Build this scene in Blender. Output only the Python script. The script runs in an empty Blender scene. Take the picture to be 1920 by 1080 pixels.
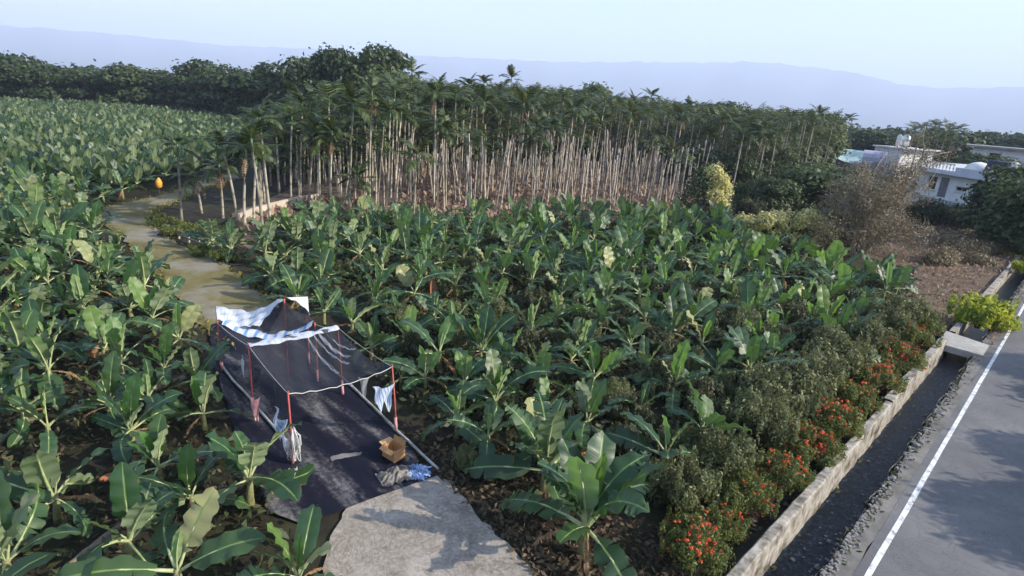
import bpy, math, random
import numpy as np
from mathutils import Vector, Matrix

C = bpy.context.scene
COL = C.collection
R = math.radians
random.seed(7)
RNG = np.random.default_rng(7)

# ------------------------------------------------------------------ camera, sky, sun, exposure
CAM_H, FPX, PITCH, ROLL = 8.5, 1100.0, R(17.6), R(4.3)
cam = bpy.data.cameras.new('camera')
cam.sensor_width = 36.0
cam.lens = 36.0 * FPX / 1920.0
cam.clip_start, cam.clip_end = 0.1, 60000
cam_o = bpy.data.objects.new('camera', cam)
COL.objects.link(cam_o)
fw = Vector((0, math.cos(PITCH), -math.sin(PITCH)))
up0 = Vector((0, math.sin(PITCH), math.cos(PITCH)))
rt0 = Vector((1, 0, 0))
rt = rt0 * math.cos(ROLL) + up0 * math.sin(ROLL)
up = up0 * math.cos(ROLL) - rt0 * math.sin(ROLL)
M3 = Matrix((rt, up, -fw)).transposed()
cam_o.matrix_world = Matrix.Translation((0, 0, CAM_H)) @ M3.to_4x4()
C.camera = cam_o

SUN_EL, SUN_AZ = R(29), R(102)
world = bpy.data.worlds.new('World')
C.world = world
world.use_nodes = True
wt = world.node_tree
sky = wt.nodes.new('ShaderNodeTexSky')
sky.sky_type = 'NISHITA'
sky.sun_disc = False
sky.sun_elevation = SUN_EL
sky.sun_rotation = SUN_AZ
sky.air_density = 1.3
sky.dust_density = 1.4
sky.ozone_density = 3.0
bg = wt.nodes['Background']
bg.inputs[1].default_value = 0.13
wt.links.new(sky.outputs[0], bg.inputs[0])
sun = bpy.data.lights.new('sun', 'SUN')
sun.energy = 4.9
sun.angle = R(0.53)
sun.color = (1.0, 0.92, 0.79)
sun_o = bpy.data.objects.new('sun', sun)
COL.objects.link(sun_o)
sd = Vector((math.sin(SUN_AZ) * math.cos(SUN_EL), math.cos(SUN_AZ) * math.cos(SUN_EL), math.sin(SUN_EL)))
sun_o.rotation_euler = sd.to_track_quat('Z', 'Y').to_euler()
sun_o.location = (30, 10, 60)
C.view_settings.view_transform = 'Standard'
C.view_settings.look = 'None'
C.view_settings.gamma = 1
C.view_settings.use_curve_mapping = False
C.view_settings.exposure = 1.18
C.render.engine = 'CYCLES'
cy = C.cycles
cy.use_denoising = True
try:
    cy.denoiser = 'OPENIMAGEDENOISE'
except Exception:
    pass
cy.max_bounces = 6
cy.diffuse_bounces = 3
cy.glossy_bounces = 2
cy.transmission_bounces = 3
cy.transparent_max_bounces = 12
cy.volume_bounces = 2
cy.use_adaptive_sampling = True
cy.adaptive_threshold = 0.02

# ------------------------------------------------------------------ survey: a photo pixel (1920 x 1080) to a point at height z
def at(px, py, z=0.0):
    dx, dy = px - 960, py - 540
    x = dx * math.cos(ROLL) + dy * math.sin(ROLL)
    y = -dx * math.sin(ROLL) + dy * math.cos(ROLL)
    d = (rt0 * (x / FPX) + fw - up0 * (y / FPX))
    t = (z - CAM_H) / d.z
    return Vector((d.x * t, d.y * t, z))

def along(px, py, dist):
    """the point seen at a pixel at a horizontal distance"""
    dx, dy = px - 960, py - 540
    x = dx * math.cos(ROLL) + dy * math.sin(ROLL)
    y = -dx * math.sin(ROLL) + dy * math.cos(ROLL)
    d = (rt0 * (x / FPX) + fw - up0 * (y / FPX))
    t = dist / math.hypot(d.x, d.y)
    return Vector((d.x * t, d.y * t, CAM_H + d.z * t))

def project(P):
    """(n,3) points to photo pixels, for deciding what is in view"""
    P = np.asarray(P, float) - np.array([0, 0, CAM_H])
    f = P @ np.array(fw); u = P @ np.array(up); r = P @ np.array(rt)
    f = np.where(f < 0.1, 0.1, f)
    return np.stack([960 + FPX * r / f, 540 - FPX * u / f, f], 1)

def inside(poly, x, y):
    poly = np.asarray([(p[0], p[1]) for p in poly], float)
    x = np.asarray(x, float); y = np.asarray(y, float)
    res = np.zeros(x.shape, bool)
    j = len(poly) - 1
    for i in range(len(poly)):
        xi, yi = poly[i]; xj, yj = poly[j]
        c = ((yi > y) != (yj > y)) & (x < (xj - xi) * (y - yi) / (yj - yi + 1e-12) + xi)
        res ^= c
        j = i
    return res

# ------------------------------------------------------------------ scene helpers
def tag(o, label=None, cat=None, group=None, kind=None):
    if label: o['label'] = label
    if cat: o['category'] = cat
    if group: o['group'] = group
    if kind: o['kind'] = kind
    return o

def empty(name, loc=(0, 0, 0), rz=0.0, s=1.0):
    o = bpy.data.objects.new(name, None)
    o.empty_display_size = 0.2
    o.location = loc
    o.rotation_euler = (0, 0, rz)
    o.scale = (s, s, s)
    COL.objects.link(o)
    return o

def link(name, me, parent=None, loc=(0, 0, 0), rot=(0, 0, 0), s=None):
    o = bpy.data.objects.new(name, me)
    o.location = loc
    o.rotation_euler = rot
    if s is not None:
        o.scale = (s, s, s) if isinstance(s, (int, float)) else s
    if parent is not None:
        o.parent = parent
    COL.objects.link(o)
    return o

class MB:
    """a small mesh builder: collects vertices, faces, uvs, material slots"""
    def __init__(self):
        self.v = []; self.f = []; self.uv = []; self.m = []
    def add(self, verts, faces, uvs=None, m=0):
        b = len(self.v)
        self.v.extend([tuple(p) for p in verts])
        for k, f in enumerate(faces):
            self.f.append(tuple(b + i for i in f))
            self.m.append(m)
        self.uv.extend(uvs if uvs is not None else [(0, 0)] * len(verts))
    def box(self, c, s, rz=0.0, m=0, taper=1.0):
        x, y, z = s[0] / 2, s[1] / 2, s[2] / 2
        ca, sa = math.cos(rz), math.sin(rz)
        vs = []
        for dz, k in ((-z, 1.0), (z, taper)):
            for dx, dy in ((-x, -y), (x, -y), (x, y), (-x, y)):
                dx *= k; dy *= k
                vs.append((c[0] + dx * ca - dy * sa, c[1] + dx * sa + dy * ca, c[2] + dz))
        self.add(vs, [(0, 3, 2, 1), (4, 5, 6, 7), (0, 1, 5, 4), (1, 2, 6, 5), (2, 3, 7, 6), (3, 0, 4, 7)], m=m)
    def tube(self, pts, radii, n=8, m=0, cap=True):
        pts = [Vector(p) for p in pts]
        if isinstance(radii, (int, float)): radii = [radii] * len(pts)
        vs = []; fs = []; uv = []
        for i, p in enumerate(pts):
            t = (pts[min(i + 1, len(pts) - 1)] - pts[max(i - 1, 0)]).normalized()
            a = Vector((0, 0, 1)) if abs(t.z) < 0.9 else Vector((1, 0, 0))
            u = t.cross(a).normalized(); w = t.cross(u)
            for k in range(n):
                an = 2 * math.pi * k / n
                vs.append(p + (u * math.cos(an) + w * math.sin(an)) * radii[i])
                uv.append((k / n, i / max(1, len(pts) - 1)))
        for i in range(len(pts) - 1):
            for k in range(n):
                k2 = (k + 1) % n
                fs.append((i * n + k, i * n + k2, (i + 1) * n + k2, (i + 1) * n + k))
        if cap:
            fs.append(tuple(range(n - 1, -1, -1)))
            fs.append(tuple((len(pts) - 1) * n + k for k in range(n)))
        self.add(vs, fs, uv, m)
    def grid(self, fn, nu, nv, m=0):
        vs = []; uv = []; fs = []
        for i in range(nu + 1):
            for j in range(nv + 1):
                vs.append(fn(i / nu, j / nv)); uv.append((i / nu, j / nv))
        for i in range(nu):
            for j in range(nv):
                a = i * (nv + 1) + j
                fs.append((a, a + nv + 1, a + nv + 2, a + 1))
        self.add(vs, fs, uv, m)
    def mesh(self, name, mats, smooth=False):
        me = bpy.data.meshes.new(name)
        me.from_pydata(self.v, [], self.f)
        if not isinstance(mats, (list, tuple)): mats = [mats]
        for mt in mats: me.materials.append(mt)
        me.polygons.foreach_set('material_index', self.m)
        ul = me.uv_layers.new(name='UVMap')
        idx = np.empty(len(me.loops), np.int32)
        me.loops.foreach_get('vertex_index', idx)
        ul.data.foreach_set('uv', np.asarray(self.uv, np.float32)[idx].ravel())
        if smooth: me.polygons.foreach_set('use_smooth', [True] * len(me.polygons))
        me.update()
        return me
    def build(self, name, mats, parent=None, smooth=False):
        return link(name, self.mesh(name, mats, smooth), parent)

def quads_mesh(name, V, mats, uv=None, midx=None, smooth=False):
    """V: (n,4,3) array of loose quads"""
    V = np.asarray(V, np.float32)
    n = len(V)
    me = bpy.data.meshes.new(name)
    me.vertices.add(n * 4); me.loops.add(n * 4); me.polygons.add(n)
    me.vertices.foreach_set('co', V.ravel())
    me.loops.foreach_set('vertex_index', np.arange(n * 4, dtype=np.int32))
    me.polygons.foreach_set('loop_start', np.arange(0, n * 4, 4, dtype=np.int32))
    try:
        me.polygons.foreach_set('loop_total', np.full(n, 4, np.int32))
    except Exception:
        pass
    if not isinstance(mats, (list, tuple)): mats = [mats]
    for mt in mats: me.materials.append(mt)
    if midx is not None: me.polygons.foreach_set('material_index', np.asarray(midx, np.int32))
    if uv is not None:
        ul = me.uv_layers.new(name='UVMap')
        ul.data.foreach_set('uv', np.asarray(uv, np.float32).ravel())
    me.update(calc_edges=True)
    me.validate()
    return me

# ------------------------------------------------------------------ materials
def mat(name, rough=0.8, spec=0.3):
    m = bpy.data.materials.new(name)
    m.use_nodes = True
    b = m.node_tree.nodes['Principled BSDF']
    b.inputs['Roughness'].default_value = rough
    b.inputs['Specular IOR Level'].default_value = spec
    return m, m.node_tree, b

def N(t, kind, **kw):
    n = t.nodes.new(kind)
    for k, v in kw.items(): setattr(n, k, v)
    return n

def noise(t, scale, detail=4, rough=0.6, coord='Object', dist=0.0):
    tc = N(t, 'ShaderNodeTexCoord')
    n = N(t, 'ShaderNodeTexNoise')
    n.inputs['Scale'].default_value = scale
    n.inputs['Detail'].default_value = detail
    n.inputs['Roughness'].default_value = rough
    n.inputs['Distortion'].default_value = dist
    t.links.new(tc.outputs[coord], n.inputs['Vector'])
    return n

def ramp(t, src, stops):
    r = N(t, 'ShaderNodeValToRGB')
    e = r.color_ramp.elements
    while len(e) < len(stops): e.new(0.5)
    for k, (p, c) in enumerate(stops):
        e[k].position = p
        e[k].color = (*c, 1) if len(c) == 3 else c
    t.links.new(src, r.inputs[0])
    return r

def mixc(t, fac, a, b, blend='MIX'):
    m = N(t, 'ShaderNodeMix', data_type='RGBA', blend_type=blend)
    for s, v in ((m.inputs[0], fac), (m.inputs[6], a), (m.inputs[7], b)):
        if hasattr(v, 'links') or hasattr(v, 'is_linked'):
            t.links.new(v, s)
        elif isinstance(v, (int, float)):
            s.default_value = v
        else:
            s.default_value = (*v, 1)
    return m.outputs[2]

def bump(t, b, src, strength=0.3, dist=0.05):
    n = N(t, 'ShaderNodeBump')
    n.inputs['Strength'].default_value = strength
    n.inputs['Distance'].default_value = dist
    t.links.new(src, n.inputs['Height'])
    t.links.new(n.outputs[0], b.inputs['Normal'])

def noisy(name, stops, scale, rough=0.85, detail=6, bmp=0.3, bd=0.05, coord='Object', spec=0.25, scale2=None, mul=((0.3, (0.6, 0.6, 0.6)), (0.7, (1.15, 1.15, 1.15)))):
    m, t, b = mat(name, rough, spec)
    n = noise(t, scale, detail, 0.65, coord)
    c = ramp(t, n.outputs['Fac'], stops).outputs[0]
    if scale2:
        n2 = noise(t, scale2, 5, 0.6, coord)
        c = mixc(t, 1.0, c, ramp(t, n2.outputs['Fac'], mul).outputs[0], 'MULTIPLY')
    t.links.new(c, b.inputs['Base Color'])
    if bmp: bump(t, b, n.outputs['Fac'], bmp, bd)
    return m

def leafy(name, cols, under=None, trans=0.25, rough=0.55, tcol=None, clump=0.7, spec=0.3):
    """foliage made of loose leaf faces: each leaf takes its own tone from a ramp"""
    m, t, b = mat(name, rough, spec)
    geo = N(t, 'ShaderNodeNewGeometry')
    obi = N(t, 'ShaderNodeObjectInfo')
    n = noise(t, clump, 2)
    a = N(t, 'ShaderNodeMath', operation='MULTIPLY_ADD')
    t.links.new(geo.outputs['Random Per Island'], a.inputs[0]); a.inputs[1].default_value = 0.55
    t.links.new(n.outputs['Fac'], a.inputs[2])
    a2 = N(t, 'ShaderNodeMath', operation='MULTIPLY_ADD')
    t.links.new(obi.outputs['Random'], a2.inputs[0]); a2.inputs[1].default_value = 0.25
    t.links.new(a.outputs[0], a2.inputs[2])
    a3 = N(t, 'ShaderNodeMath', operation='SUBTRACT'); a3.inputs[1].default_value = 0.4
    t.links.new(a2.outputs[0], a3.inputs[0])
    k = len(cols)
    c = ramp(t, a3.outputs[0], [(i / max(1, k - 1) * 0.9 + 0.05, cl) for i, cl in enumerate(cols)]).outputs[0]
    t.links.new(c, b.inputs['Base Color'])
    if trans:
        tr = N(t, 'ShaderNodeBsdfTranslucent')
        t.links.new(mixc(t, 0.6, c, tcol or tuple(min(1, x * 2) for x in cols[-1])), tr.inputs['Color'])
        mx = N(t, 'ShaderNodeMixShader'); mx.inputs[0].default_value = trans
        t.links.new(b.outputs[0], mx.inputs[1]); t.links.new(tr.outputs[0], mx.inputs[2])
        out = [x for x in t.nodes if x.type == 'OUTPUT_MATERIAL'][0]
        t.links.new(mx.outputs[0], out.inputs['Surface'])
    return m

def banana_mat(name, top, under, trans, tcol):
    m, t, b = mat(name, 0.44, 0.42)
    uv = N(t, 'ShaderNodeUVMap'); sep = N(t, 'ShaderNodeSeparateXYZ')
    t.links.new(uv.outputs[0], sep.inputs[0])
    # distance from the midrib
    d = N(t, 'ShaderNodeMath', operation='SUBTRACT'); d.inputs[1].default_value = 0.5
    t.links.new(sep.outputs[0], d.inputs[0])
    ab = N(t, 'ShaderNodeMath', operation='ABSOLUTE'); t.links.new(d.outputs[0], ab.inputs[0])
    rib = ramp(t, ab.outputs[0], [(0.02, (1, 1, 1)), (0.05, (0, 0, 0))])
    # lateral veins
    w = N(t, 'ShaderNodeMath', operation='MULTIPLY_ADD'); w.inputs[1].default_value = 190.0
    t.links.new(sep.outputs[1], w.inputs[0])
    ab2 = N(t, 'ShaderNodeMath', operation='MULTIPLY'); ab2.inputs[1].default_value = -14.0
    t.links.new(ab.outputs[0], ab2.inputs[0]); t.links.new(ab2.outputs[0], w.inputs[2])
    s = N(t, 'ShaderNodeMath', operation='SINE'); t.links.new(w.outputs[0], s.inputs[0])
    obi = N(t, 'ShaderNodeObjectInfo')
    n = noise(t, 2.2, 3)
    add = N(t, 'ShaderNodeMath', operation='MULTIPLY_ADD'); add.inputs[1].default_value = 0.5
    t.links.new(n.outputs['Fac'], add.inputs[0]); t.links.new(obi.outputs['Random'], add.inputs[2])
    ct = ramp(t, add.outputs[0], [(0.2, tuple(x * 0.6 for x in top)), (0.7, top), (1.2, (top[0] * 1.9, top[1] * 1.4, top[2] * 1.2))]).outputs[0]
    ct = mixc(t, rib.outputs[0], ct, (0.17, 0.25, 0.075))
    cu = mixc(t, rib.outputs[0], ramp(t, add.outputs[0], [(0.2, tuple(x * 0.75 for x in under)), (1.0, tuple(min(1, x * 1.2) for x in under))]).outputs[0], (0.42, 0.48, 0.22))
    # browned margins on some leaves
    ne = noise(t, 5.0, 4)
    ed = N(t, 'ShaderNodeMath', operation='MULTIPLY'); t.links.new(ab.outputs[0], ed.inputs[0]); t.links.new(ne.outputs['Fac'], ed.inputs[1])
    em = ramp(t, ed.outputs[0], [(0.29, (0, 0, 0)), (0.33, (0.8, 0.8, 0.8))]).outputs[0]
    ct = mixc(t, em, ct, (0.20, 0.12, 0.05))
    geo = N(t, 'ShaderNodeNewGeometry')
    c = mixc(t, geo.outputs['Backfacing'], ct, cu)
    t.links.new(c, b.inputs['Base Color'])
    bump(t, b, s.outputs[0], 0.10, 0.006)
    tr = N(t, 'ShaderNodeBsdfTranslucent')
    t.links.new(mixc(t, rib.outputs[0], tcol, (0.1, 0.14, 0.03)), tr.inputs['Color'])
    mx = N(t, 'ShaderNodeMixShader'); mx.inputs[0].default_value = trans
    t.links.new(b.outputs[0], mx.inputs[1]); t.links.new(tr.outputs[0], mx.inputs[2])
    out = [x for x in t.nodes if x.type == 'OUTPUT_MATERIAL'][0]
    t.links.new(mx.outputs[0], out.inputs['Surface'])
    return m

def cloth_mat(name, base, stripe=None, n_stripes=24, axis=1, alpha=1.0, rough=0.8, weave=None, trans=0.0):
    m, t, b = mat(name, rough, 0.2)
    uv = N(t, 'ShaderNodeUVMap'); sep = N(t, 'ShaderNodeSeparateXYZ')
    t.links.new(uv.outputs[0], sep.inputs[0])
    n = noise(t, 3.0, 4)
    c = ramp(t, n.outputs['Fac'], [(0.3, tuple(x * 0.75 for x in base)), (0.7, base)]).outputs[0]
    if stripe:
        w = N(t, 'ShaderNodeMath', operation='MULTIPLY'); w.inputs[1].default_value = n_stripes * 2 * math.pi
        t.links.new(sep.outputs[axis], w.inputs[0])
        s = N(t, 'ShaderNodeMath', operation='SINE'); t.links.new(w.outputs[0], s.inputs[0])
        c = mixc(t, ramp(t, s.outputs[0], [(0.45, (0, 0, 0)), (0.6, (1, 1, 1))]).outputs[0], c, stripe)
    t.links.new(c, b.inputs['Base Color'])
    out = [x for x in t.nodes if x.type == 'OUTPUT_MATERIAL'][0]
    sh = b.outputs[0]
    if trans:
        tr = N(t, 'ShaderNodeBsdfTranslucent'); t.links.new(c, tr.inputs['Color'])
        mx = N(t, 'ShaderNodeMixShader'); mx.inputs[0].default_value = trans
        t.links.new(sh, mx.inputs[1]); t.links.new(tr.outputs[0], mx.inputs[2]); sh = mx.outputs[0]
    if alpha < 1:
        tp = N(t, 'ShaderNodeBsdfTransparent')
        mx = N(t, 'ShaderNodeMixShader')
        n3 = noise(t, 1.4, 3)
        rr = ramp(t, n3.outputs['Fac'], [(0.3, (alpha - 0.08,) * 3), (0.7, (alpha + 0.06,) * 3)])
        t.links.new(rr.outputs[0], mx.inputs[0])
        t.links.new(tp.outputs[0], mx.inputs[1]); t.links.new(sh, mx.inputs[2]); sh = mx.outputs[0]
    t.links.new(sh, out.inputs['Surface'])
    return m

M = {}
M['soil'] = noisy('soil', [(0.25, (0.014, 0.012, 0.008)), (0.45, (0.03, 0.024, 0.016)), (0.6, (0.03, 0.034, 0.014)), (0.8, (0.065, 0.048, 0.032))], 1.3, 0.95, 8, 0.6, 0.12, scale2=0.12)
M['dry_soil'] = noisy('dry_soil', [(0.3, (0.07, 0.052, 0.04)), (0.5, (0.16, 0.115, 0.088)), (0.75, (0.23, 0.17, 0.13))], 1.6, 0.95, 8, 0.6, 0.1, scale2=0.2)
M['brown_field'] = noisy('brown_field', [(0.3, (0.085, 0.06, 0.042)), (0.5, (0.15, 0.10, 0.07)), (0.65, (0.13, 0.12, 0.06)), (0.8, (0.21, 0.14, 0.10))], 1.1, 0.95, 8, 0.6, 0.1, scale2=0.25)
M['concrete'] = noisy('concrete', [(0.32, (0.17, 0.14, 0.11)), (0.45, (0.27, 0.232, 0.19)), (0.6, (0.33, 0.29, 0.245)), (0.75, (0.40, 0.365, 0.32))], 2.2, 0.9, 12, 0.3, 0.02, scale2=0.45)
M['dirt_path'] = noisy('dirt_path', [(0.36, (0.12, 0.10, 0.035)), (0.47, (0.165, 0.14, 0.06)), (0.55, (0.20, 0.18, 0.13)), (0.72, (0.24, 0.225, 0.19))], 0.3, 0.95, 5, 0.35, 0.05, scale2=2.5, mul=((0.3, (0.85, 0.85, 0.85)), (0.7, (1.1, 1.1, 1.1))))
M['asphalt'] = noisy('asphalt', [(0.3, (0.095, 0.094, 0.095)), (0.6, (0.13, 0.128, 0.127)), (0.8, (0.17, 0.167, 0.163))], 9.0, 0.9, 8, 0.25, 0.01, scale2=0.6, mul=((0.3, (0.8, 0.8, 0.8)), (0.7, (1.15, 1.14, 1.12))))
def concrete_mat():
    m, t, b = mat('dusty_concrete', 0.9, 0.2)
    n = noise(t, 1.1, 8, 0.65, dist=0.6); nf = noise(t, 14.0, 6, 0.75); nc = noise(t, 0.7, 10, 0.72, dist=2.0); nd = noise(t, 3.2, 4, 0.6, dist=3.0)
    c = ramp(t, n.outputs['Fac'], [(0.3, (0.13, 0.11, 0.085)), (0.43, (0.23, 0.20, 0.165)), (0.56, (0.30, 0.265, 0.225)), (0.72, (0.37, 0.34, 0.30))]).outputs[0]
    c = mixc(t, 1.0, c, ramp(t, nf.outputs['Fac'], [(0.35, (0.75, 0.74, 0.72)), (0.65, (1.15, 1.15, 1.15))]).outputs[0], 'MULTIPLY')
    c = mixc(t, ramp(t, nd.outputs['Fac'], [(0.5, (0, 0, 0)), (0.62, (0.45, 0.45, 0.45))]).outputs[0], c, (0.40, 0.355, 0.31))
    c = mixc(t, ramp(t, nc.outputs['Fac'], [(0.488, (0, 0, 0)), (0.5, (0.7, 0.7, 0.7)), (0.512, (0, 0, 0))]).outputs[0], c, (0.07, 0.06, 0.05))
    t.links.new(c, b.inputs['Base Color']); bump(t, b, nf.outputs['Fac'], 0.35, 0.012)
    return m
M['concrete'] = concrete_mat()
def asphalt_mat():
    m, t, b = mat('worn_asphalt', 0.9, 0.25)
    n = noise(t, 0.35, 6, 0.6); nf = noise(t, 60.0, 3, 0.8); nc = noise(t, 0.9, 9, 0.7, dist=2.5)
    c = ramp(t, n.outputs['Fac'], [(0.3, (0.10, 0.10, 0.105)), (0.5, (0.14, 0.138, 0.14)), (0.7, (0.185, 0.18, 0.178))]).outputs[0]
    c = mixc(t, 1.0, c, ramp(t, nf.outputs['Fac'], [(0.35, (0.72, 0.72, 0.72)), (0.65, (1.2, 1.2, 1.2))]).outputs[0], 'MULTIPLY')
    c = mixc(t, ramp(t, nc.outputs['Fac'], [(0.485, (0, 0, 0)), (0.5, (0.55, 0.55, 0.55)), (0.515, (0, 0, 0))]).outputs[0], c, (0.05, 0.05, 0.05))
    t.links.new(c, b.inputs['Base Color']); bump(t, b, nf.outputs['Fac'], 0.4, 0.006)
    return m
M['asphalt'] = asphalt_mat()
M['paint'] = noisy('paint', [(0.34, (0.16, 0.16, 0.155)), (0.44, (0.5, 0.5, 0.49)), (0.56, (0.68, 0.68, 0.66)), (0.8, (0.78, 0.78, 0.76))], 5.0, 0.7, 8, 0.1, 0.005)
M['shoulder'] = noisy('shoulder', [(0.3, (0.12, 0.11, 0.10)), (0.55, (0.18, 0.17, 0.155)), (0.8, (0.24, 0.225, 0.2))], 2.5, 0.95, 9, 0.4, 0.03, scale2=0.8)
M['wall'] = noisy('canal_concrete', [(0.34, (0.06, 0.052, 0.042)), (0.43, (0.21, 0.185, 0.15)), (0.52, (0.33, 0.305, 0.265)), (0.8, (0.42, 0.395, 0.35))], 2.2, 0.92, 12, 0.6, 0.03, scale2=7.0, mul=((0.3, (0.6, 0.58, 0.55)), (0.6, (1.05, 1.05, 1.05))))
M['slab'] = noisy('slab_concrete', [(0.3, (0.26, 0.25, 0.225)), (0.6, (0.36, 0.345, 0.315)), (0.8, (0.42, 0.41, 0.38))], 3.0, 0.9, 8, 0.3, 0.02)
M['stone'] = noisy('stone', [(0.3, (0.12, 0.115, 0.105)), (0.6, (0.24, 0.23, 0.21)), (0.8, (0.36, 0.35, 0.33))], 5.0, 0.9, 6, 0.3, 0.02)
M['mat'] = noisy('weed_mat', [(0.3, (0.012, 0.013, 0.022)), (0.55, (0.022, 0.022, 0.032)), (0.68, (0.055, 0.053, 0.058)), (0.82, (0.13, 0.125, 0.125))], 0.9, 0.6, 9, 0.2, 0.02, spec=0.35, scale2=3.0)
def mat_streaks():
    m, t, b = mat('weed_mat', 0.65, 0.12)
    tc = N(t, 'ShaderNodeTexCoord'); mp = N(t, 'ShaderNodeMapping'); mp.vector_type = 'TEXTURE'
    mp.inputs['Rotation'].default_value = (0, 0, R(132)); mp.inputs['Scale'].default_value = (3.2, 0.55, 1)
    t.links.new(tc.outputs['Object'], mp.inputs[0])
    n = N(t, 'ShaderNodeTexNoise'); n.inputs['Scale'].default_value = 1.0; n.inputs['Detail'].default_value = 5; n.inputs['Roughness'].default_value = 0.6
    t.links.new(mp.outputs[0], n.inputs['Vector'])
    nf = noise(t, 9.0, 6, 0.75)
    a = N(t, 'ShaderNodeMath', operation='MULTIPLY_ADD'); a.inputs[1].default_value = 0.45
    t.links.new(nf.outputs['Fac'], a.inputs[0]); t.links.new(n.outputs['Fac'], a.inputs[2])
    c = ramp(t, a.outputs[0], [(0.55, (0.006, 0.007, 0.016)), (0.72, (0.012, 0.012, 0.022)), (0.80, (0.05, 0.048, 0.055)), (0.95, (0.20, 0.19, 0.19))]).outputs[0]
    t.links.new(c, b.inputs['Base Color'])
    bump(t, b, nf.outputs['Fac'], 0.25, 0.02)
    return m
M['mat'] = mat_streaks()
M['dust'] = noisy('dust', [(0.3, (0.12, 0.11, 0.105)), (0.7, (0.24, 0.23, 0.22))], 3.0, 0.95, 8, 0.2, 0.01)
M['red_paint'] = noisy('red_pole', [(0.3, (0.34, 0.06, 0.05)), (0.6, (0.46, 0.10, 0.085)), (0.8, (0.48, 0.22, 0.20))], 7.0, 0.6, 4, 0)
M['sleeve'] = noisy('pink_sleeve', [(0.3, (0.50, 0.17, 0.17)), (0.7, (0.66, 0.42, 0.42))], 9.0, 0.7, 4, 0)
M['net'] = cloth_mat('shade_net', (0.032, 0.033, 0.042), alpha=0.74, rough=0.75)
M['net_thin'] = cloth_mat('shade_net_thin', (0.05, 0.052, 0.062), alpha=0.5, rough=0.75)
M['white_cloth'] = cloth_mat('white_cloth', (0.72, 0.74, 0.78), (0.50, 0.57, 0.70), 16, 0, trans=0.25)
M['blue_cloth'] = cloth_mat('blue_striped_cloth', (0.68, 0.74, 0.82), (0.18, 0.33, 0.66), 9, 0, trans=0.25)
M['plastic_film'] = cloth_mat('plastic_film', (0.72, 0.75, 0.80), alpha=0.4, rough=0.3, trans=0.3)
M['blue_strip'] = cloth_mat('blue_strip', (0.25, 0.42, 0.75), (0.65, 0.72, 0.85), 3, 0, trans=0.2)
M['white_strip'] = cloth_mat('white_strip', (0.72, 0.72, 0.70), trans=0.2)
M['sack'] = noisy('sacking', [(0.3, (0.10, 0.09, 0.08)), (0.6, (0.22, 0.20, 0.18)), (0.8, (0.34, 0.32, 0.29))], 6.0, 0.9, 6, 0.5, 0.03)
M['card'] = noisy('cardboard', [(0.3, (0.44, 0.235, 0.10)), (0.7, (0.56, 0.31, 0.145))], 3.0, 0.85, 4, 0.05, 0.01)
M['card_in'] = noisy('cardboard_inner', [(0.3, (0.40, 0.24, 0.12)), (0.7, (0.50, 0.31, 0.165))], 3.0, 0.85, 4, 0)
M['pipe'] = noisy('pale_pipe', [(0.3, (0.22, 0.21, 0.19)), (0.6, (0.42, 0.41, 0.39)), (0.8, (0.52, 0.51, 0.49))], 4.0, 0.7, 5, 0.1, 0.01)
M['rope'] = noisy('pale_rope', [(0.3, (0.45, 0.44, 0.4)), (0.7, (0.6, 0.59, 0.55))], 14.0, 0.9, 3, 0)
M['stem'] = noisy('banana_stem', [(0.25, (0.07, 0.05, 0.025)), (0.45, (0.17, 0.16, 0.07)), (0.6, (0.24, 0.26, 0.11)), (0.8, (0.30, 0.30, 0.16))], 5.0, 0.6, 5, 0.2, 0.02)
M['petiole'] = noisy('banana_petiole', [(0.3, (0.24, 0.29, 0.12)), (0.7, (0.42, 0.45, 0.24))], 6.0, 0.5, 3, 0)
M['dead_leaf'] = noisy('dead_banana_leaf', [(0.3, (0.10, 0.06, 0.03)), (0.6, (0.24, 0.14, 0.07)), (0.8, (0.36, 0.24, 0.13))], 4.0, 0.85, 5, 0.3, 0.02)
M['log'] = noisy('dried_stem', [(0.25, (0.07, 0.05, 0.035)), (0.5, (0.16, 0.13, 0.10)), (0.75, (0.27, 0.20, 0.15))], 4.0, 0.9, 7, 0.5, 0.03)
M['log_red'] = noisy('dried_stem_red', [(0.25, (0.16, 0.06, 0.03)), (0.5, (0.30, 0.13, 0.07)), (0.75, (0.36, 0.21, 0.13))], 4.0, 0.9, 7, 0.5, 0.03)
M['banana'] = banana_mat('banana_leaf', (0.024, 0.062, 0.025), (0.18, 0.23, 0.135), 0.2, (0.12, 0.27, 0.02))
M['banana_pale'] = banana_mat('banana_leaf_pale', (0.15, 0.20, 0.10), (0.22, 0.27, 0.15), 0.25, (0.2, 0.3, 0.08))
M['banana_young'] = banana_mat('banana_leaf_young', (0.055, 0.125, 0.034), (0.20, 0.27, 0.13), 0.34, (0.22, 0.42, 0.05))
M['palm_leaf'] = leafy('palm_leaf', [(0.012, 0.022, 0.007), (0.024, 0.044, 0.012), (0.052, 0.078, 0.022), (0.13, 0.14, 0.042)], trans=0.14, rough=0.5)
M['palm_dead'] = leafy('palm_dead_frond', [(0.09, 0.06, 0.03), (0.20, 0.13, 0.07)], trans=0.1, rough=0.8)
M['crownshaft'] = noisy('palm_crownshaft', [(0.3, (0.07, 0.12, 0.05)), (0.7, (0.14, 0.19, 0.09))], 4.0, 0.5, 3, 0)
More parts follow.
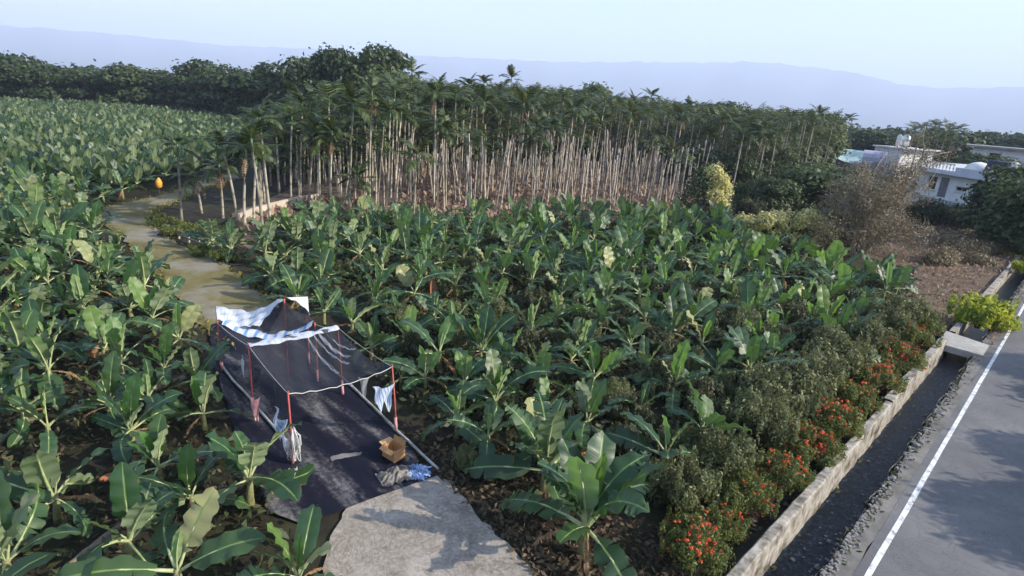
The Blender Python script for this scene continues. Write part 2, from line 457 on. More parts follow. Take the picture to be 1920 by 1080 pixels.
def trunk_mat(name, a, b2, rings):
    m, t, b = mat(name, 0.85, 0.2)
    tc = N(t, 'ShaderNodeTexCoord'); sep = N(t, 'ShaderNodeSeparateXYZ'); t.links.new(tc.outputs['Object'], sep.inputs[0])
    mu = N(t, 'ShaderNodeMath', operation='MULTIPLY'); mu.inputs[1].default_value = rings; t.links.new(sep.outputs[2], mu.inputs[0])
    s = N(t, 'ShaderNodeMath', operation='SINE'); t.links.new(mu.outputs[0], s.inputs[0])
    n = noise(t, 3.0, 5)
    obi = N(t, 'ShaderNodeObjectInfo')
    av = N(t, 'ShaderNodeMath', operation='MULTIPLY_ADD'); av.inputs[1].default_value = 0.4
    t.links.new(obi.outputs['Random'], av.inputs[0]); t.links.new(n.outputs['Fac'], av.inputs[2])
    c = ramp(t, av.outputs[0], [(0.35, a), (0.85, b2)]).outputs[0]
    c = mixc(t, ramp(t, s.outputs[0], [(0.75, (0, 0, 0)), (0.95, (0.5, 0.5, 0.5))]).outputs[0], c, tuple(x * 0.5 for x in a))
    t.links.new(c, b.inputs['Base Color'])
    return m
M['palm_trunk'] = trunk_mat('palm_trunk', (0.12, 0.11, 0.08), (0.40, 0.36, 0.28), 30)
M['bare_trunk'] = trunk_mat('bare_palm_trunk', (0.08, 0.065, 0.053), (0.50, 0.425, 0.345), 30)
M['bark'] = noisy('bark', [(0.3, (0.06, 0.045, 0.033)), (0.7, (0.15, 0.12, 0.09))], 5.0, 0.9, 6, 0.5, 0.03)
M['pale_bark'] = noisy('pale_bark', [(0.3, (0.20, 0.17, 0.13)), (0.7, (0.40, 0.36, 0.29))], 4.0, 0.9, 6, 0.4, 0.02)
M['tree_dark'] = leafy('dark_tree_leaf', [(0.016, 0.028, 0.012), (0.030, 0.050, 0.018), (0.055, 0.082, 0.028), (0.09, 0.115, 0.04)], trans=0.2)
M['tree_mid'] = leafy('mid_tree_leaf', [(0.03, 0.05, 0.02), (0.055, 0.085, 0.028), (0.09, 0.125, 0.04), (0.14, 0.165, 0.06)], trans=0.25)
M['shrub'] = leafy('grey_green_shrub_leaf', [(0.04, 0.055, 0.02), (0.085, 0.105, 0.04), (0.14, 0.16, 0.068), (0.24, 0.24, 0.115)], trans=0.2, clump=1.5)
M['shrub_dark'] = leafy('dark_shrub_leaf', [(0.028, 0.04, 0.019), (0.055, 0.07, 0.032), (0.095, 0.105, 0.05), (0.15, 0.135, 0.075)], trans=0.2, clump=1.5)
M['hedge'] = leafy('hedge_leaf', [(0.035, 0.055, 0.016), (0.075, 0.105, 0.026), (0.13, 0.155, 0.036), (0.20, 0.21, 0.055)], trans=0.25, clump=1.5)
M['blossom'] = leafy('red_blossom', [(0.50, 0.05, 0.022), (0.66, 0.11, 0.035), (0.74, 0.20, 0.07)], trans=0.2, tcol=(0.8, 0.12, 0.05))
M['vine'] = leafy('yellow_vine', [(0.22, 0.21, 0.06), (0.40, 0.37, 0.11), (0.56, 0.51, 0.20), (0.66, 0.60, 0.28)], trans=0.25, clump=1.2)
M['lime_shrub'] = leafy('lime_shrub_leaf', [(0.07, 0.13, 0.02), (0.14, 0.22, 0.025), (0.30, 0.36, 0.035), (0.46, 0.45, 0.05)], trans=0.3, clump=1.5)
M['brown_leaf'] = leafy('withered_leaf', [(0.075, 0.062, 0.034), (0.14, 0.115, 0.062), (0.21, 0.165, 0.095), (0.30, 0.235, 0.145)], trans=0.12, clump=1.0)
M['weed'] = leafy('weed_leaf', [(0.016, 0.026, 0.012), (0.035, 0.05, 0.02), (0.065, 0.075, 0.03), (0.12, 0.10, 0.05)], trans=0.15, clump=0.8)
M['litter'] = leafy('dry_litter', [(0.02, 0.016, 0.01), (0.045, 0.034, 0.02), (0.09, 0.064, 0.04), (0.19, 0.13, 0.085)], trans=0.05, rough=0.85, clump=0.9)
M['dry_grass'] = leafy('dry_grass_blade', [(0.10, 0.075, 0.052), (0.20, 0.14, 0.10), (0.29, 0.205, 0.15), (0.36, 0.27, 0.2)], trans=0.15, rough=0.85, clump=0.6)
M['verge'] = leafy('verge_grass', [(0.06, 0.07, 0.016), (0.11, 0.12, 0.022), (0.20, 0.18, 0.035), (0.28, 0.22, 0.06)], trans=0.2, clump=0.8)
M['white_wall'] = noisy('white_plaster', [(0.3, (0.58, 0.57, 0.55)), (0.7, (0.76, 0.75, 0.73))], 0.8, 0.85, 6, 0.05, 0.01)
M['blue_wall'] = noisy('pale_plaster', [(0.3, (0.46, 0.48, 0.52)), (0.7, (0.60, 0.62, 0.66))], 0.8, 0.85, 6, 0.05, 0.01)
M['roof_conc'] = noisy('roof_concrete', [(0.3, (0.20, 0.19, 0.18)), (0.7, (0.34, 0.33, 0.31))], 1.0, 0.9, 6, 0.1, 0.01)
M['dark_glass'], _t, _b = mat('dark_window_glass', 0.08, 0.6); _b.inputs['Base Color'].default_value = (0.02, 0.028, 0.035, 1)
M['door'] = noisy('grey_door', [(0.3, (0.13, 0.12, 0.14)), (0.7, (0.20, 0.19, 0.21))], 2.0, 0.6, 4, 0)
M['steel'], _t, _b = mat('steel_tank', 0.3, 0.5); _b.inputs['Base Color'].default_value = (0.62, 0.62, 0.62, 1); _b.inputs['Metallic'].default_value = 0.7
M['teal_roof'] = noisy('teal_sheet', [(0.3, (0.24, 0.36, 0.37)), (0.7, (0.36, 0.49, 0.49))], 1.0, 0.5, 4, 0)
M['lilac_wall'] = noisy('lilac_wall', [(0.3, (0.30, 0.30, 0.40)), (0.7, (0.42, 0.42, 0.52))], 1.0, 0.8, 4, 0)
M['tarp_navy'] = noisy('navy_tarp', [(0.3, (0.02, 0.026, 0.06)), (0.7, (0.04, 0.05, 0.1))], 1.0, 0.6, 4, 0)
M['orange'] = noisy('orange_bag', [(0.3, (0.75, 0.26, 0.03)), (0.7, (0.85, 0.36, 0.05))], 8.0, 0.5, 3, 0.2, 0.02)
M['cream_wall'] = noisy('cream_wall', [(0.3, (0.30, 0.25, 0.19)), (0.5, (0.44, 0.38, 0.30)), (0.8, (0.52, 0.47, 0.39))], 1.5, 0.9, 8, 0.3, 0.02)
M['wood'] = noisy('weathered_wood', [(0.3, (0.10, 0.09, 0.08)), (0.7, (0.22, 0.20, 0.18))], 5.0, 0.9, 5, 0.2, 0.02)
M['mountain'] = noisy('mountain_forest', [(0.3, (0.03, 0.045, 0.025)), (0.7, (0.06, 0.08, 0.045))], 0.006, 0.95, 8, 0)
def water_mat():
    m, t, b = mat('canal_water', 0.3, 0.1)
    n = noise(t, 6.0, 6, 0.75, dist=1.5)
    t.links.new(ramp(t, n.outputs['Fac'], [(0.42, (0.006, 0.009, 0.013)), (0.56, (0.016, 0.023, 0.033)), (0.64, (0.09, 0.115, 0.15))]).outputs[0], b.inputs['Base Color'])  # bluish stop paints ripple highlights and foam specks into the water colour
    bump(t, b, n.outputs['Fac'], 0.5, 0.05)
    return m
M['water'] = water_mat()

# ------------------------------------------------------------------ canal frame: u along the canal (away), v to the road side
O = at(1400, 1070, 0.25); O.z = 0
_e = at(1775, 640, 0.25); _e.z = 0
DU = (_e - O).normalized()
DV = Vector((DU.y, -DU.x, 0))
U_BRIDGE = (_e - O).length
CW = 0.95          # canal width
def uv(u, v, z=0.0):
    p = O + DU * u + DV * v
    return Vector((p.x, p.y, z))
def to_uv(x, y):
    x = np.asarray(x) - O.x; y = np.asarray(y) - O.y
    return x * DU.x + y * DU.y, x * DV.x + y * DV.y

# ------------------------------------------------------------------ ground: one sheet to the horizon, the canal sunk in it
def n2(x, y, s=1.0):
    return (np.sin(x * 1.7 * s + 1.3 * np.sin(y * 1.1 * s)) + np.sin(y * 2.3 * s + 1.7 * np.sin(x * 0.9 * s)) + 0.6 * np.sin((x + y) * 4.1 * s) + 0.5 * np.sin((x * 0.8 - y) * 5.7 * s)) / 3.1
us = np.concatenate([[-16000, -6000, -2000, -800, -300, -100, -50, -25], np.arange(-14, 60, 0.5), np.arange(60, 130, 2.0), [140, 170, 220, 320, 600, 1200, 2500, 6000, 16000]])
vneg = np.concatenate([[-16000, -6000, -2500, -1200, -600, -320, -200, -140], np.arange(-110, -40, 2.0), np.arange(-40, -0.6, 0.5)])
vs = np.concatenate([vneg, [-0.42, -0.30, -0.02, 0.0, CW, CW + 0.02, CW + 0.3], np.arange(1.6, 9, 0.6), [10, 14, 20, 30, 60, 120, 300, 800, 2000, 6000, 16000]])
UU, VV = np.meshgrid(us, vs, indexing='ij')
X = O.x + DU.x * UU + DV.x * VV
Y = O.y + DU.y * UU + DV.y * VV
Z = -0.05 + 0.045 * n2(X, Y, 0.9)
Z = np.where((VV >= -0.01) & (VV <= CW + 0.01) & (UU > -15000) & (UU < 15000), -0.85, Z)
Z = np.where((VV > CW + 0.01) & (VV < 12), -0.01, Z)
Z = np.where((VV < -0.01) & (VV > -0.5), -0.02, Z)
nu, nv = UU.shape
gv = np.stack([X, Y, Z], -1).reshape(-1, 3)
ii, jj = np.meshgrid(np.arange(nu - 1), np.arange(nv - 1), indexing='ij')
a0 = (ii * nv + jj).ravel()
gf = np.stack([a0, a0 + nv, a0 + nv + 1, a0 + 1], 1)[:, ::-1]
gme = bpy.data.meshes.new('ground')
gme.from_pydata(gv.tolist(), [], gf.tolist())
gme.materials.append(M['soil'])
ground = tag(link('ground', gme), kind='structure')

def sheet(name, pts, z, m, kind='structure', dens=None):
    """a flat irregular sheet lying on the ground, given by its outline"""
    mb = MB()
    P = [Vector((p[0], p[1], 0)) for p in pts]
    ring = []
    for i, p in enumerate(P):
        q = P[(i + 1) % len(P)]
        n = max(1, int((q - p).length / 0.6)) if dens is None else max(1, int((q - p).length / dens))
        for k in range(n):
            w = p.lerp(q, k / n)
            j = 0.06 if dens is None else dens * 0.3
            ring.append((w.x + random.uniform(-j, j), w.y + random.uniform(-j, j), z))
    mb.add(ring, [tuple(range(len(ring)))])
    me = mb.mesh(name, m)
    import bmesh
    bm = bmesh.new(); bm.from_mesh(me)
    bmesh.ops.triangulate(bm, faces=bm.faces[:])
    for f in bm.faces:
        f.normal_update()
        if f.normal.z < 0: f.normal_flip()
    bm.to_mesh(me); bm.free()
    return tag(link(name, me), kind=kind)

def strip(name, left, right, z, m, kind='structure', jit=0.0, nseg=8):
    """a ribbon between two polylines with the same number of points"""
    mb = MB()
    vs = []; fs = []
    n = len(left)
    for i in range(n):
        for j in range(nseg + 1):
            t = j / nseg
            p = Vector(left[i]).lerp(Vector(right[i]), t)
            if j in (0, nseg): p += Vector((random.uniform(-jit, jit), random.uniform(-jit, jit), 0))
            vs.append((p.x, p.y, z))
    for i in range(n - 1):
        for j in range(nseg):
            a = i * (nseg + 1) + j
            fs.append((a, a + 1, a + nseg + 2, a + nseg + 1))
    mb.add(vs, fs)
    return tag(mb.build(name, m), kind=kind)

def smooth_line(pts, n=6):
    out = []
    P = [Vector(p) for p in pts]
    for i in range(len(P) - 1):
        p0 = P[max(0, i - 1)]; p1 = P[i]; p2 = P[i + 1]; p3 = P[min(len(P) - 1, i + 2)]
        for k in range(n):
            t = k / n
            out.append(0.5 * ((2 * p1) + (p2 - p0) * t + (2 * p0 - 5 * p1 + 4 * p2 - p3) * t * t + (3 * p1 - p0 - 3 * p2 + p3) * t ** 3))
    out.append(P[-1])
    return out

# road
road_us = [-12 + 1.0 * k for k in range(0, 150)]
V_LINE = 1.62
strip('road', [uv(u, V_LINE - 0.22) for u in road_us], [uv(u, 8.3) for u in road_us], 0.016, M['asphalt'])
strip('road_shoulder', [uv(u, CW + 0.10 + 0.05 * math.sin(u * 1.3)) for u in road_us], [uv(u, V_LINE - 0.20) for u in road_us], 0.012, M['shoulder'], jit=0.05)
strip('road_edge_line', [uv(u, V_LINE - 0.055) for u in road_us], [uv(u, V_LINE + 0.055) for u in road_us], 0.021, M['paint'], jit=0.006, nseg=2)
strip('far_verge', [uv(u, 8.2) for u in road_us], [uv(u, 14) for u in road_us], 0.012, M['brown_field'])
# canal water, banks
strip('canal_water', [uv(u, 0.0) for u in (-13, 40, 120)], [uv(u, CW) for u in (-13, 40, 120)], -0.52, M['water'])

# path
pl = smooth_line([at(425, 655), at(365, 600), at(312, 545), at(280, 498), at(240, 458), at(205, 428), at(178, 402), at(215, 384), at(300, 366), at(380, 335), at(440, 325)])
pr = smooth_line([at(560, 600), at(505, 560), at(452, 520), at(402, 488), at(340, 458), at(300, 440), at(280, 412), at(290, 396), at(330, 378), at(400, 348), at(450, 334)])
strip('dirt_path', pl, pr, 0.014, M['dirt_path'], jit=0.18, nseg=4)
sheet('concrete_drive', [at(655, 945), at(812, 890), at(850, 905), at(905, 975), at(965, 1030), at(1030, 1120), at(1060, 1230), at(590, 1230), at(600, 1120), at(615, 1010)], 0.014, M['concrete'], dens=0.22)
sheet('brown_field', [at(1690, 590), at(1715, 505), at(1650, 490), at(1600, 475), at(1720, 440), at(1760, 420), at(1830, 432), at(1905, 470), at(1905, 505), at(1850, 545), at(1790, 600), at(1770, 625), at(1725, 600)], 0.006, M['brown_field'])
sheet('palm_grove_floor', [at(440, 450), at(430, 400), at(620, 330), at(900, 270), at(1200, 265), at(1300, 300), at(1330, 400), at(1240, 420), at(1000, 412), at(780, 425), at(640, 405), at(520, 430), at(470, 470)], 0.006, M['dry_soil'], dens=1.5)

# mountains
def ridge(name, dist, prof, seed):
    rs = np.random.default_rng(seed)
    px = [p[0] for p in prof]; py = [p[1] for p in prof]
    xs = np.linspace(-900, 2900, 260)
    ys = np.interp(xs, px, py)
    mb = MB()
    rows = []
    offs = [(-0.42, 0.0), (-0.30, 0.22), (-0.18, 0.52), (-0.08, 0.82), (0.0, 1.0), (0.12, 0.7), (0.3, 0.0)]
    vs = []; fs = []
    ph = rs.uniform(0, 6.28, 8)
    for i, (x, y) in enumerate(zip(xs, ys)):
        P0 = along(x, y, dist)
        h = P0.z
        ang = math.atan2(P0.x, P0.y)
        for k, (o, hk) in enumerate(offs):
            spur = 0.10 * math.sin(ang * 38 + ph[0] + k * 0.35) + 0.06 * math.sin(ang * 83 + ph[1] - k * 0.5)
            hh = h * hk * (1 + (spur if 0 < k < 4 else 0)) + (h * 0.012 * math.sin(ang * 140 + ph[2]) + h * 0.008 * math.sin(ang * 310 + ph[3]) if k == 4 else 0)
            d = dist * (1 + o)
            vs.append((math.sin(ang) * d, math.cos(ang) * d, max(hh, 0) - (3 if hk == 0 else 0)))
    nk = len(offs)
    for i in range(len(xs) - 1):
        for k in range(nk - 1):
            a = i * nk + k
            fs.append((a, a + nk, a + nk + 1, a + 1))
    mb.add(vs, fs)
    return tag(mb.build(name, M['mountain'], smooth=True), kind='structure')
ridge('mountains', 9000, [(-900, -50), (-300, 25), (0, 48), (200, 62), (420, 85), (600, 92), (735, 100), (800, 105), (900, 109), (1040, 116), (1240, 117), (1440, 117), (1500, 124), (1560, 130), (1620, 140), (1680, 156), (1740, 164), (1800, 165), (1920, 163), (2100, 172), (2400, 205), (2900, 270)], 3)

# ------------------------------------------------------------------ haze: closed box round camera and scene
hz = bpy.data.materials.new('haze_air'); hz.use_nodes = True
ht = hz.node_tree
for n_ in list(ht.nodes):
    if n_.type == 'BSDF_PRINCIPLED': ht.nodes.remove(n_)
pv = N(ht, 'ShaderNodeVolumePrincipled')
pv.inputs['Color'].default_value = (0.68, 0.775, 1.0, 1)
pv.inputs['Density'].default_value = 0.00024
pv.inputs['Anisotropy'].default_value = 0.0
ht.links.new(pv.outputs[0], [x for x in ht.nodes if x.type == 'OUTPUT_MATERIAL'][0].inputs['Volume'])
mb = MB(); mb.box((0, 0, 600), (36000, 36000, 1204))
tag(mb.build('haze', hz), kind='stuff')
# ------------------------------------------------------------------ houses and sheds, far right
def wall_box(name, c, s, rz, m, parent, taper=1.0):
    b = MB(); b.box(c, s, m=0, taper=taper)
    return b.build(name, m, parent)

def house(name, p, rz, label):
    h = empty(name, p, rz)
    tag(h, label, 'house')
    return h

# white two-storey house: local x along the facade, -y towards the viewer
pa, pb = along(1714, 372, 79), along(1838, 388, 73)
pa.z = pb.z = 0
fdir = (pb - pa).normalized()
h1 = house('house', pa, math.atan2(fdir.y, fdir.x), 'white two storey house with balustraded flat roof and balcony behind the brown tree')
FW, FD, FH1, FH2 = 10.6, 7.0, 1.9, 2.4
wall_box('ground_floor', (FW / 2, FD / 2, FH1 / 2 - 0.2), (FW - 0.4, FD, FH1 + 0.4), 0, M['blue_wall'], h1)
up_w = MB()
zb = FH1 + 0.25
def facade(mb, x0, x1, z0, z1, y0, y1, holes):
    """front wall of thickness y0..y1 with rectangular openings"""
    xs = sorted({x0, x1, *[a for h_ in holes for a in (h_[0], h_[1])]})
    for a, b in zip(xs[:-1], xs[1:]):
        cut = [(h_[2], h_[3]) for h_ in holes if h_[0] <= a + 1e-6 and h_[1] >= b - 1e-6]
        z = z0
        for c0, c1 in sorted(cut) + [(z1, z1)]:
            if c0 - z > 1e-3:
                mb.box(((a + b) / 2, (y0 + y1) / 2, (z + c0) / 2), (b - a, y1 - y0, c0 - z))
            z = c1
holes = [(1.15, 2.35, zb + 0.6, zb + 2.0), (2.8, 3.9, zb + 0.02, zb + 2.05), (4.9, 6.2, zb + 0.95, zb + 1.4)]
facade(up_w, 0, FW, zb, zb + FH2, 0.0, 0.22, holes)
up_w.box((0.11, FD / 2 + 0.11, zb + FH2 / 2), (0.22, FD - 0.22, FH2)); up_w.box((FW - 0.11, FD / 2 + 0.11, zb + FH2 / 2), (0.22, FD - 0.22, FH2))
up_w.box((FW / 2, FD - 0.11, zb + FH2 / 2), (FW - 0.44, 0.22, FH2))
up_w.build('wall', M['white_wall'], h1)
wall_box('floor_slab', (FW / 2, FD / 2 - 0.1, FH1 + 0.125), (FW + 0.2, FD + 0.4, 0.25), 0, M['blue_wall'], h1)
wall_box('roof', (FW / 2, FD / 2 - 0.3, zb + FH2 + 0.125), (FW + 0.6, FD + 1.0, 0.25), 0, M['blue_wall'], h1)
for (x0, x1, z0, z1), nm in zip(holes, ('window', 'door', 'window')):
    if nm == 'door':
        d = wall_box('door', ((x0 + x1) / 2, 0.12, (z0 + z1) / 2), (x1 - x0 - 0.02, 0.06, z1 - z0 - 0.02), 0, M['door'], h1)
        wall_box('handle', (x1 - 0.2, 0.07, zb + 1.0), (0.06, 0.05, 0.16), 0, M['steel'], d)
    else:
        w = MB()
        for bx in ((x0 + 0.04, z0, z1), ((x0 + x1) / 2, z0, z1), (x1 - 0.04, z0, z1)):
            w.box((bx[0], 0.12, (z0 + z1) / 2), (0.07, 0.08, z1 - z0))
        for bz in (z0 + 0.04, z1 - 0.04):
            w.box(((x0 + x1) / 2, 0.121, bz), (x1 - x0 - 0.15, 0.06, 0.07))
        w = w.build('window', M['steel'], h1)
        g = MB(); g.box(((x0 + x1) / 2, 0.14, (z0 + z1) / 2), (x1 - x0 - 0.02, 0.02, z1 - z0 - 0.02)); g.build('pane', M['dark_glass'], w)
        s_ = MB(); s_.box(((x0 + x1) / 2, -0.06, z0 - 0.05), (x1 - x0 + 0.2, 0.12, 0.09)); s_.build('sill', M['white_wall'], w)
def balustrade(y, z, x0, x1, gap, nm, solid=0.0):
    r = MB()
    r.box(((x0 + x1) / 2, y, z + 0.82), (x1 - x0, 0.16, 0.12))
    r.box(((x0 + x1) / 2, y, z + 0.10), (x1 - x0, 0.16, 0.18))
    o = r.build(nm, M['white_wall'], h1)
    n = int((x1 - x0) / gap)
    bm_ = MB(); bm_.tube([(0, 0, 0), (0, 0, 0.12), (0, 0, 0.3), (0, 0, 0.45), (0, 0, 0.57)], [0.07, 0.05, 0.1, 0.06, 0.07], 6)
    me = bm_.mesh('baluster', M['white_wall'])
    for k in range(n):
        link('baluster', me, o, (x0 + (k + 0.5) * (x1 - x0) / n, y, z + 0.19))
balustrade(-0.7, zb + FH2 + 0.25, -0.2, 4.9, 0.42, 'balustrade')
balustrade(-1.15, FH1 - 0.55, 0.0, 10.6, 0.45, 'balcony_rail')
for c_, s_ in (((7.9, -0.68, zb + FH2 + 0.55), (5.7, 0.2, 0.6)), ((-0.1, 3.2, zb + FH2 + 0.6), (0.2, 7.0, 0.7)), ((FW + 0.1, 3.2, zb + FH2 + 0.6), (0.2, 7.0, 0.7))):
    wall_box('parapet', c_, s_, 0, M['blue_wall'], h1)
for x_ in (1.0, 5.2, 9.6):
    wall_box('column', (x_, -0.75, FH1 / 2 - 0.4), (0.3, 0.3, FH1 - 0.9), 0, M['blue_wall'], h1)
HR = zb + FH2 + 0.25
def on_house(lx, ly, lz):
    ca, sa = fdir.x, fdir.y
    return Vector((pa.x + lx * ca - ly * sa, pa.y + lx * sa + ly * ca, lz))
# domed white tank and a navy tarpaulin shelter on its roof
mb = MB(); mb.tube([(0, 0, 0), (0, 0, 0.55), (0, 0, 0.95), (0, 0, 1.2), (0, 0, 1.3)], [1.2, 1.2, 1.0, 0.55, 0.08], 16)
o = mb.build('roof_tank', M['white_wall'], smooth=True); o.location = on_house(5.9, 0.9, HR)
tag(o, 'domed white tank standing on the balustraded roof of the two storey house', 'tank')
sh = empty('tarp_shelter', on_house(8.6, 1.6, HR), h1.rotation_euler.z); tag(sh, 'navy tarpaulin shelter with a white post on the roof of the two storey house', 'shelter')
wall_box('cover', (0, 0, 1.15), (2.6, 3.0, 0.9), 0, M['tarp_navy'], sh, 0.9)
for x_ in (-1.15, 1.15):
    wall_box('post', (x_, -1.3, 0.35), (0.12, 0.12, 0.7), 0, M['white_wall'], sh)
wall_box('white_post', (1.75, -1.5, 0.85), (0.5, 0.4, 1.7), 0, M['white_wall'], sh)

# white house behind, lit, with two tanks
p2 = along(1683, 306, 135); p2.z = 0
h2 = house('house', p2, R(16), 'sunlit white house with thin flat roof and two roof tanks behind the brown tree')
w2 = MB(); facade(w2, 0, 8, -0.2, 5.2, 0, 0.25, [(5.2, 6.8, 2.9, 4.7)]); w2.box((0.12, 3.1, 2.5), (0.24, 5.7, 5.4)); w2.box((7.88, 3.1, 2.5), (0.24, 5.7, 5.4)); w2.box((4.0, 5.85, 2.5), (7.5, 0.25, 5.4))
w2.build('wall', M['white_wall'], h2)
wall_box('roof', (4.2, 2.8, 5.33), (9.0, 7.2, 0.24), 0, M['white_wall'], h2)
wall_box('window', (6.0, 0.16, 3.8), (1.58, 0.05, 1.78), 0, M['dark_glass'], h2)
stp = MB()
for k in range(7): stp.box((7.3 + k * 0.35, -0.9, 2.4 - k * 0.33), (0.36, 1.2, 0.32))
stp.build('stair', M['white_wall'], h2)
for x_, lab in ((2.2, 'slim upright white roof tank, left of a pair on the sunlit house'), (3.9, 'wider steel roof tank, right of a pair on the sunlit house')):
    mb = MB(); w_ = 0.45 if x_ < 3 else 0.7
    mb.tube([(0, 0, 0), (0, 0, 0.25)], [w_ * 0.8] * 2, 10); mb.tube([(0, 0, 0.25), (0, 0, 2.0), (0, 0, 2.3), (0, 0, 2.4)], [w_, w_, w_ * 0.5, 0.1], 12)
    o = mb.build('water_tank', M['white_wall'] if x_ < 3 else M['steel'], smooth=True)
    o.location = Matrix.LocRotScale(p2, h2.rotation_euler, None) @ Vector((x_, 3.0, 5.45))
    tag(o, lab, 'tank', 'roof tanks on the sunlit house')

# long pale house far right
p3 = along(1818, 302, 120); p3.z = 0
h3 = house('house', p3, R(-36), 'long pale house with dark roof edge at the far right behind the big tree')
w3 = MB(); facade(w3, 0, 22, -0.2, 6.9, 0, 0.25, [(2.2, 3.6, 4.7, 6.2), (13.5, 15.0, 4.3, 6.1), (17.5, 19.0, 4.3, 6.1)]); w3.box((0.12, 4.6, 3.35), (0.24, 8.7, 7.1)); w3.box((21.88, 4.6, 3.35), (0.24, 8.7, 7.1)); w3.box((11, 8.85, 3.35), (21.5, 0.25, 7.1))
w3.build('wall', M['white_wall'], h3)
wall_box('roof', (11, 4.2, 7.05), (24, 10.4, 0.28), 0, M['roof_conc'], h3)
for x0, x1, z0, z1 in ((2.2, 3.6, 4.7, 6.2), (13.5, 15.0, 4.3, 6.1), (17.5, 19.0, 4.3, 6.1)):
    wall_box('window', ((x0 + x1) / 2, 0.16, (z0 + z1) / 2), (x1 - x0 - 0.02, 0.05, z1 - z0 - 0.02), 0, M['dark_glass'], h3)
mb = MB(); mb.tube([(0, 0, 0), (0, 0, 1.8), (0, 0, 2.2), (0, 0, 2.3)], [0.7, 0.7, 0.9, 0.2], 12)
o = mb.build('water_tank', M['white_wall'], smooth=True); o.location = Matrix.LocRotScale(p3, h3.rotation_euler, None) @ Vector((13.0, 3.0, 7.19))
tag(o, 'upright white tank on the roof of the long pale house', 'tank')

# shed with a teal sheet roof and a lilac wall
p4 = along(1530, 303, 125); p4.z = 0
s4 = house('shed', p4, R(-22), 'low shed with sagging teal sheet roof and lilac wall beyond the palm grove'); s4['category'] = 'shed'
wall_box('lilac_wall', (0.4, 2, 1.9), (3.6, 0.2, 3.8), 0, M['lilac_wall'], s4)
wall_box('back_wall', (6, 5, 2.0), (11, 0.3, 4.0), 0, M['lilac_wall'], s4)
rf = MB(); rf.grid(lambda a, b: (2.4 + 7.5 * a, -1.0 + 5.8 * b, 3.2 + 1.4 * b - 0.9 * math.sin(a * math.pi) * (1 - b) - 0.3 * a), 10, 4)
rf.build('roof', M['teal_roof'], s4)
for x_ in (2.6, 6.2, 9.7):
    wall_box('post', (x_, -0.8, 1.3), (0.18, 0.18, 2.6), 0, M['wood'], s4)
s5 = house('shed', along(1616, 300, 122) * 1.0, R(-30), 'pale domed sheet shelter beside the teal roofed shed'); s5.location.z = 0; s5['category'] = 'shed'
dm = MB(); dm.grid(lambda a, b: (3.6 * b, 1.8 - 1.8 * math.cos(a * math.pi), 3.0 + 1.8 * math.sin(a * math.pi)), 8, 4); dm.build('cover', M['lilac_wall'], s5)
for x_, y_ in ((0.2, 0.1), (3.4, 0.1), (0.2, 3.5), (3.4, 3.5)): wall_box('post', (x_, y_, 1.5), (0.15, 0.15, 3.0), 0, M['wood'], s5)
# low ochre bank in front of the shed
bk = MB()
b0, b1 = along(1525, 312, 112), along(1630, 318, 108); b0.z = b1.z = 0
bk.grid(lambda a, b: tuple(b0.lerp(b1, a) + Vector((0.3, 1, 0)) * (b - 0.5) * 6 + Vector((0, 0, (2.0 + 0.4 * math.sin(a * 13)) * math.sin(b * math.pi) ** 0.7 - 0.05))), 24, 8)
tag(bk.build('earth_bank', M['dry_soil'], smooth=True), kind='structure')

# ------------------------------------------------------------------ canal wall, bridge slab, kerb of rough stones
cw = empty('canal_wall', uv(0, -0.15)); tag(cw, 'long stained concrete wall along the canal below the flowering hedge', 'wall')
secs = [-10.0, -5.2, -2.0, 1.2, 4.4, 7.6, 10.8, 13.9, U_BRIDGE + 0.1]
for k in range(len(secs) - 1):
    u0, u1 = secs[k] + 0.004, secs[k + 1] - 0.004
    top = 0.25 if k < 6 else 0.30
    wid = 0.20 if k < 6 else 0.27
    sec = MB()
    nn = max(4, int((u1 - u0) / 0.22))
    prof = [(-wid - 0.05, -0.15), (-wid - 0.03, top - 0.03), (-wid, top), (-0.03, top), (0.0, top - 0.03), (0.012, -0.2), (0.03, -0.84)]
    def wf(a, b, u0=u0, u1=u1, prof=prof):
        i = b * (len(prof) - 1); q = prof[int(round(i))]
        u = u0 + (u1 - u0) * a
        j = 0.014 * math.sin(u * 9.1 + q[1] * 7) + 0.012 * math.sin(u * 23.0 + q[0] * 11) + 0.01 * math.sin(u * 47)
        return tuple(uv(u, q[0] + j * 0.8, q[1] + (j if q[1] > 0 else 0)) - cw.location)
    sec.grid(wf, nn, len(prof) - 1)
    so = sec.build('wall_section', M['wall'], cw)
br = MB()
br.grid(lambda a, b: tuple(uv(U_BRIDGE - 0.15 + 1.75 * a, -0.28 + (CW + 0.62) * b, 0.12 + 0.14 * a * (1 - b))), 6, 8)
br.grid(lambda a, b: tuple(uv(U_BRIDGE - 0.15, -0.28 + (CW + 0.62) * a, -0.15 + 0.27 * b)), 8, 1)
br.grid(lambda a, b: tuple(uv(U_BRIDGE + 1.6, -0.28 + (CW + 0.62) * (1 - a), -0.15 + (0.27 + 0.14 * a) * b)), 8, 1)
br.grid(lambda a, b: tuple(uv(U_BRIDGE - 0.15 + 1.75 * (1 - a), -0.28, -0.15 + (0.41 - 0.14 * a) * b)), 6, 1)
br.grid(lambda a, b: tuple(uv(U_BRIDGE - 0.15 + 1.75 * (1 - a), -0.28 + (CW + 0.62) * b, -0.15)), 2, 2)
tag(br.build('bridge_slab', M['slab']), 'small concrete slab bridge over the canal at the end of the wall', 'bridge')
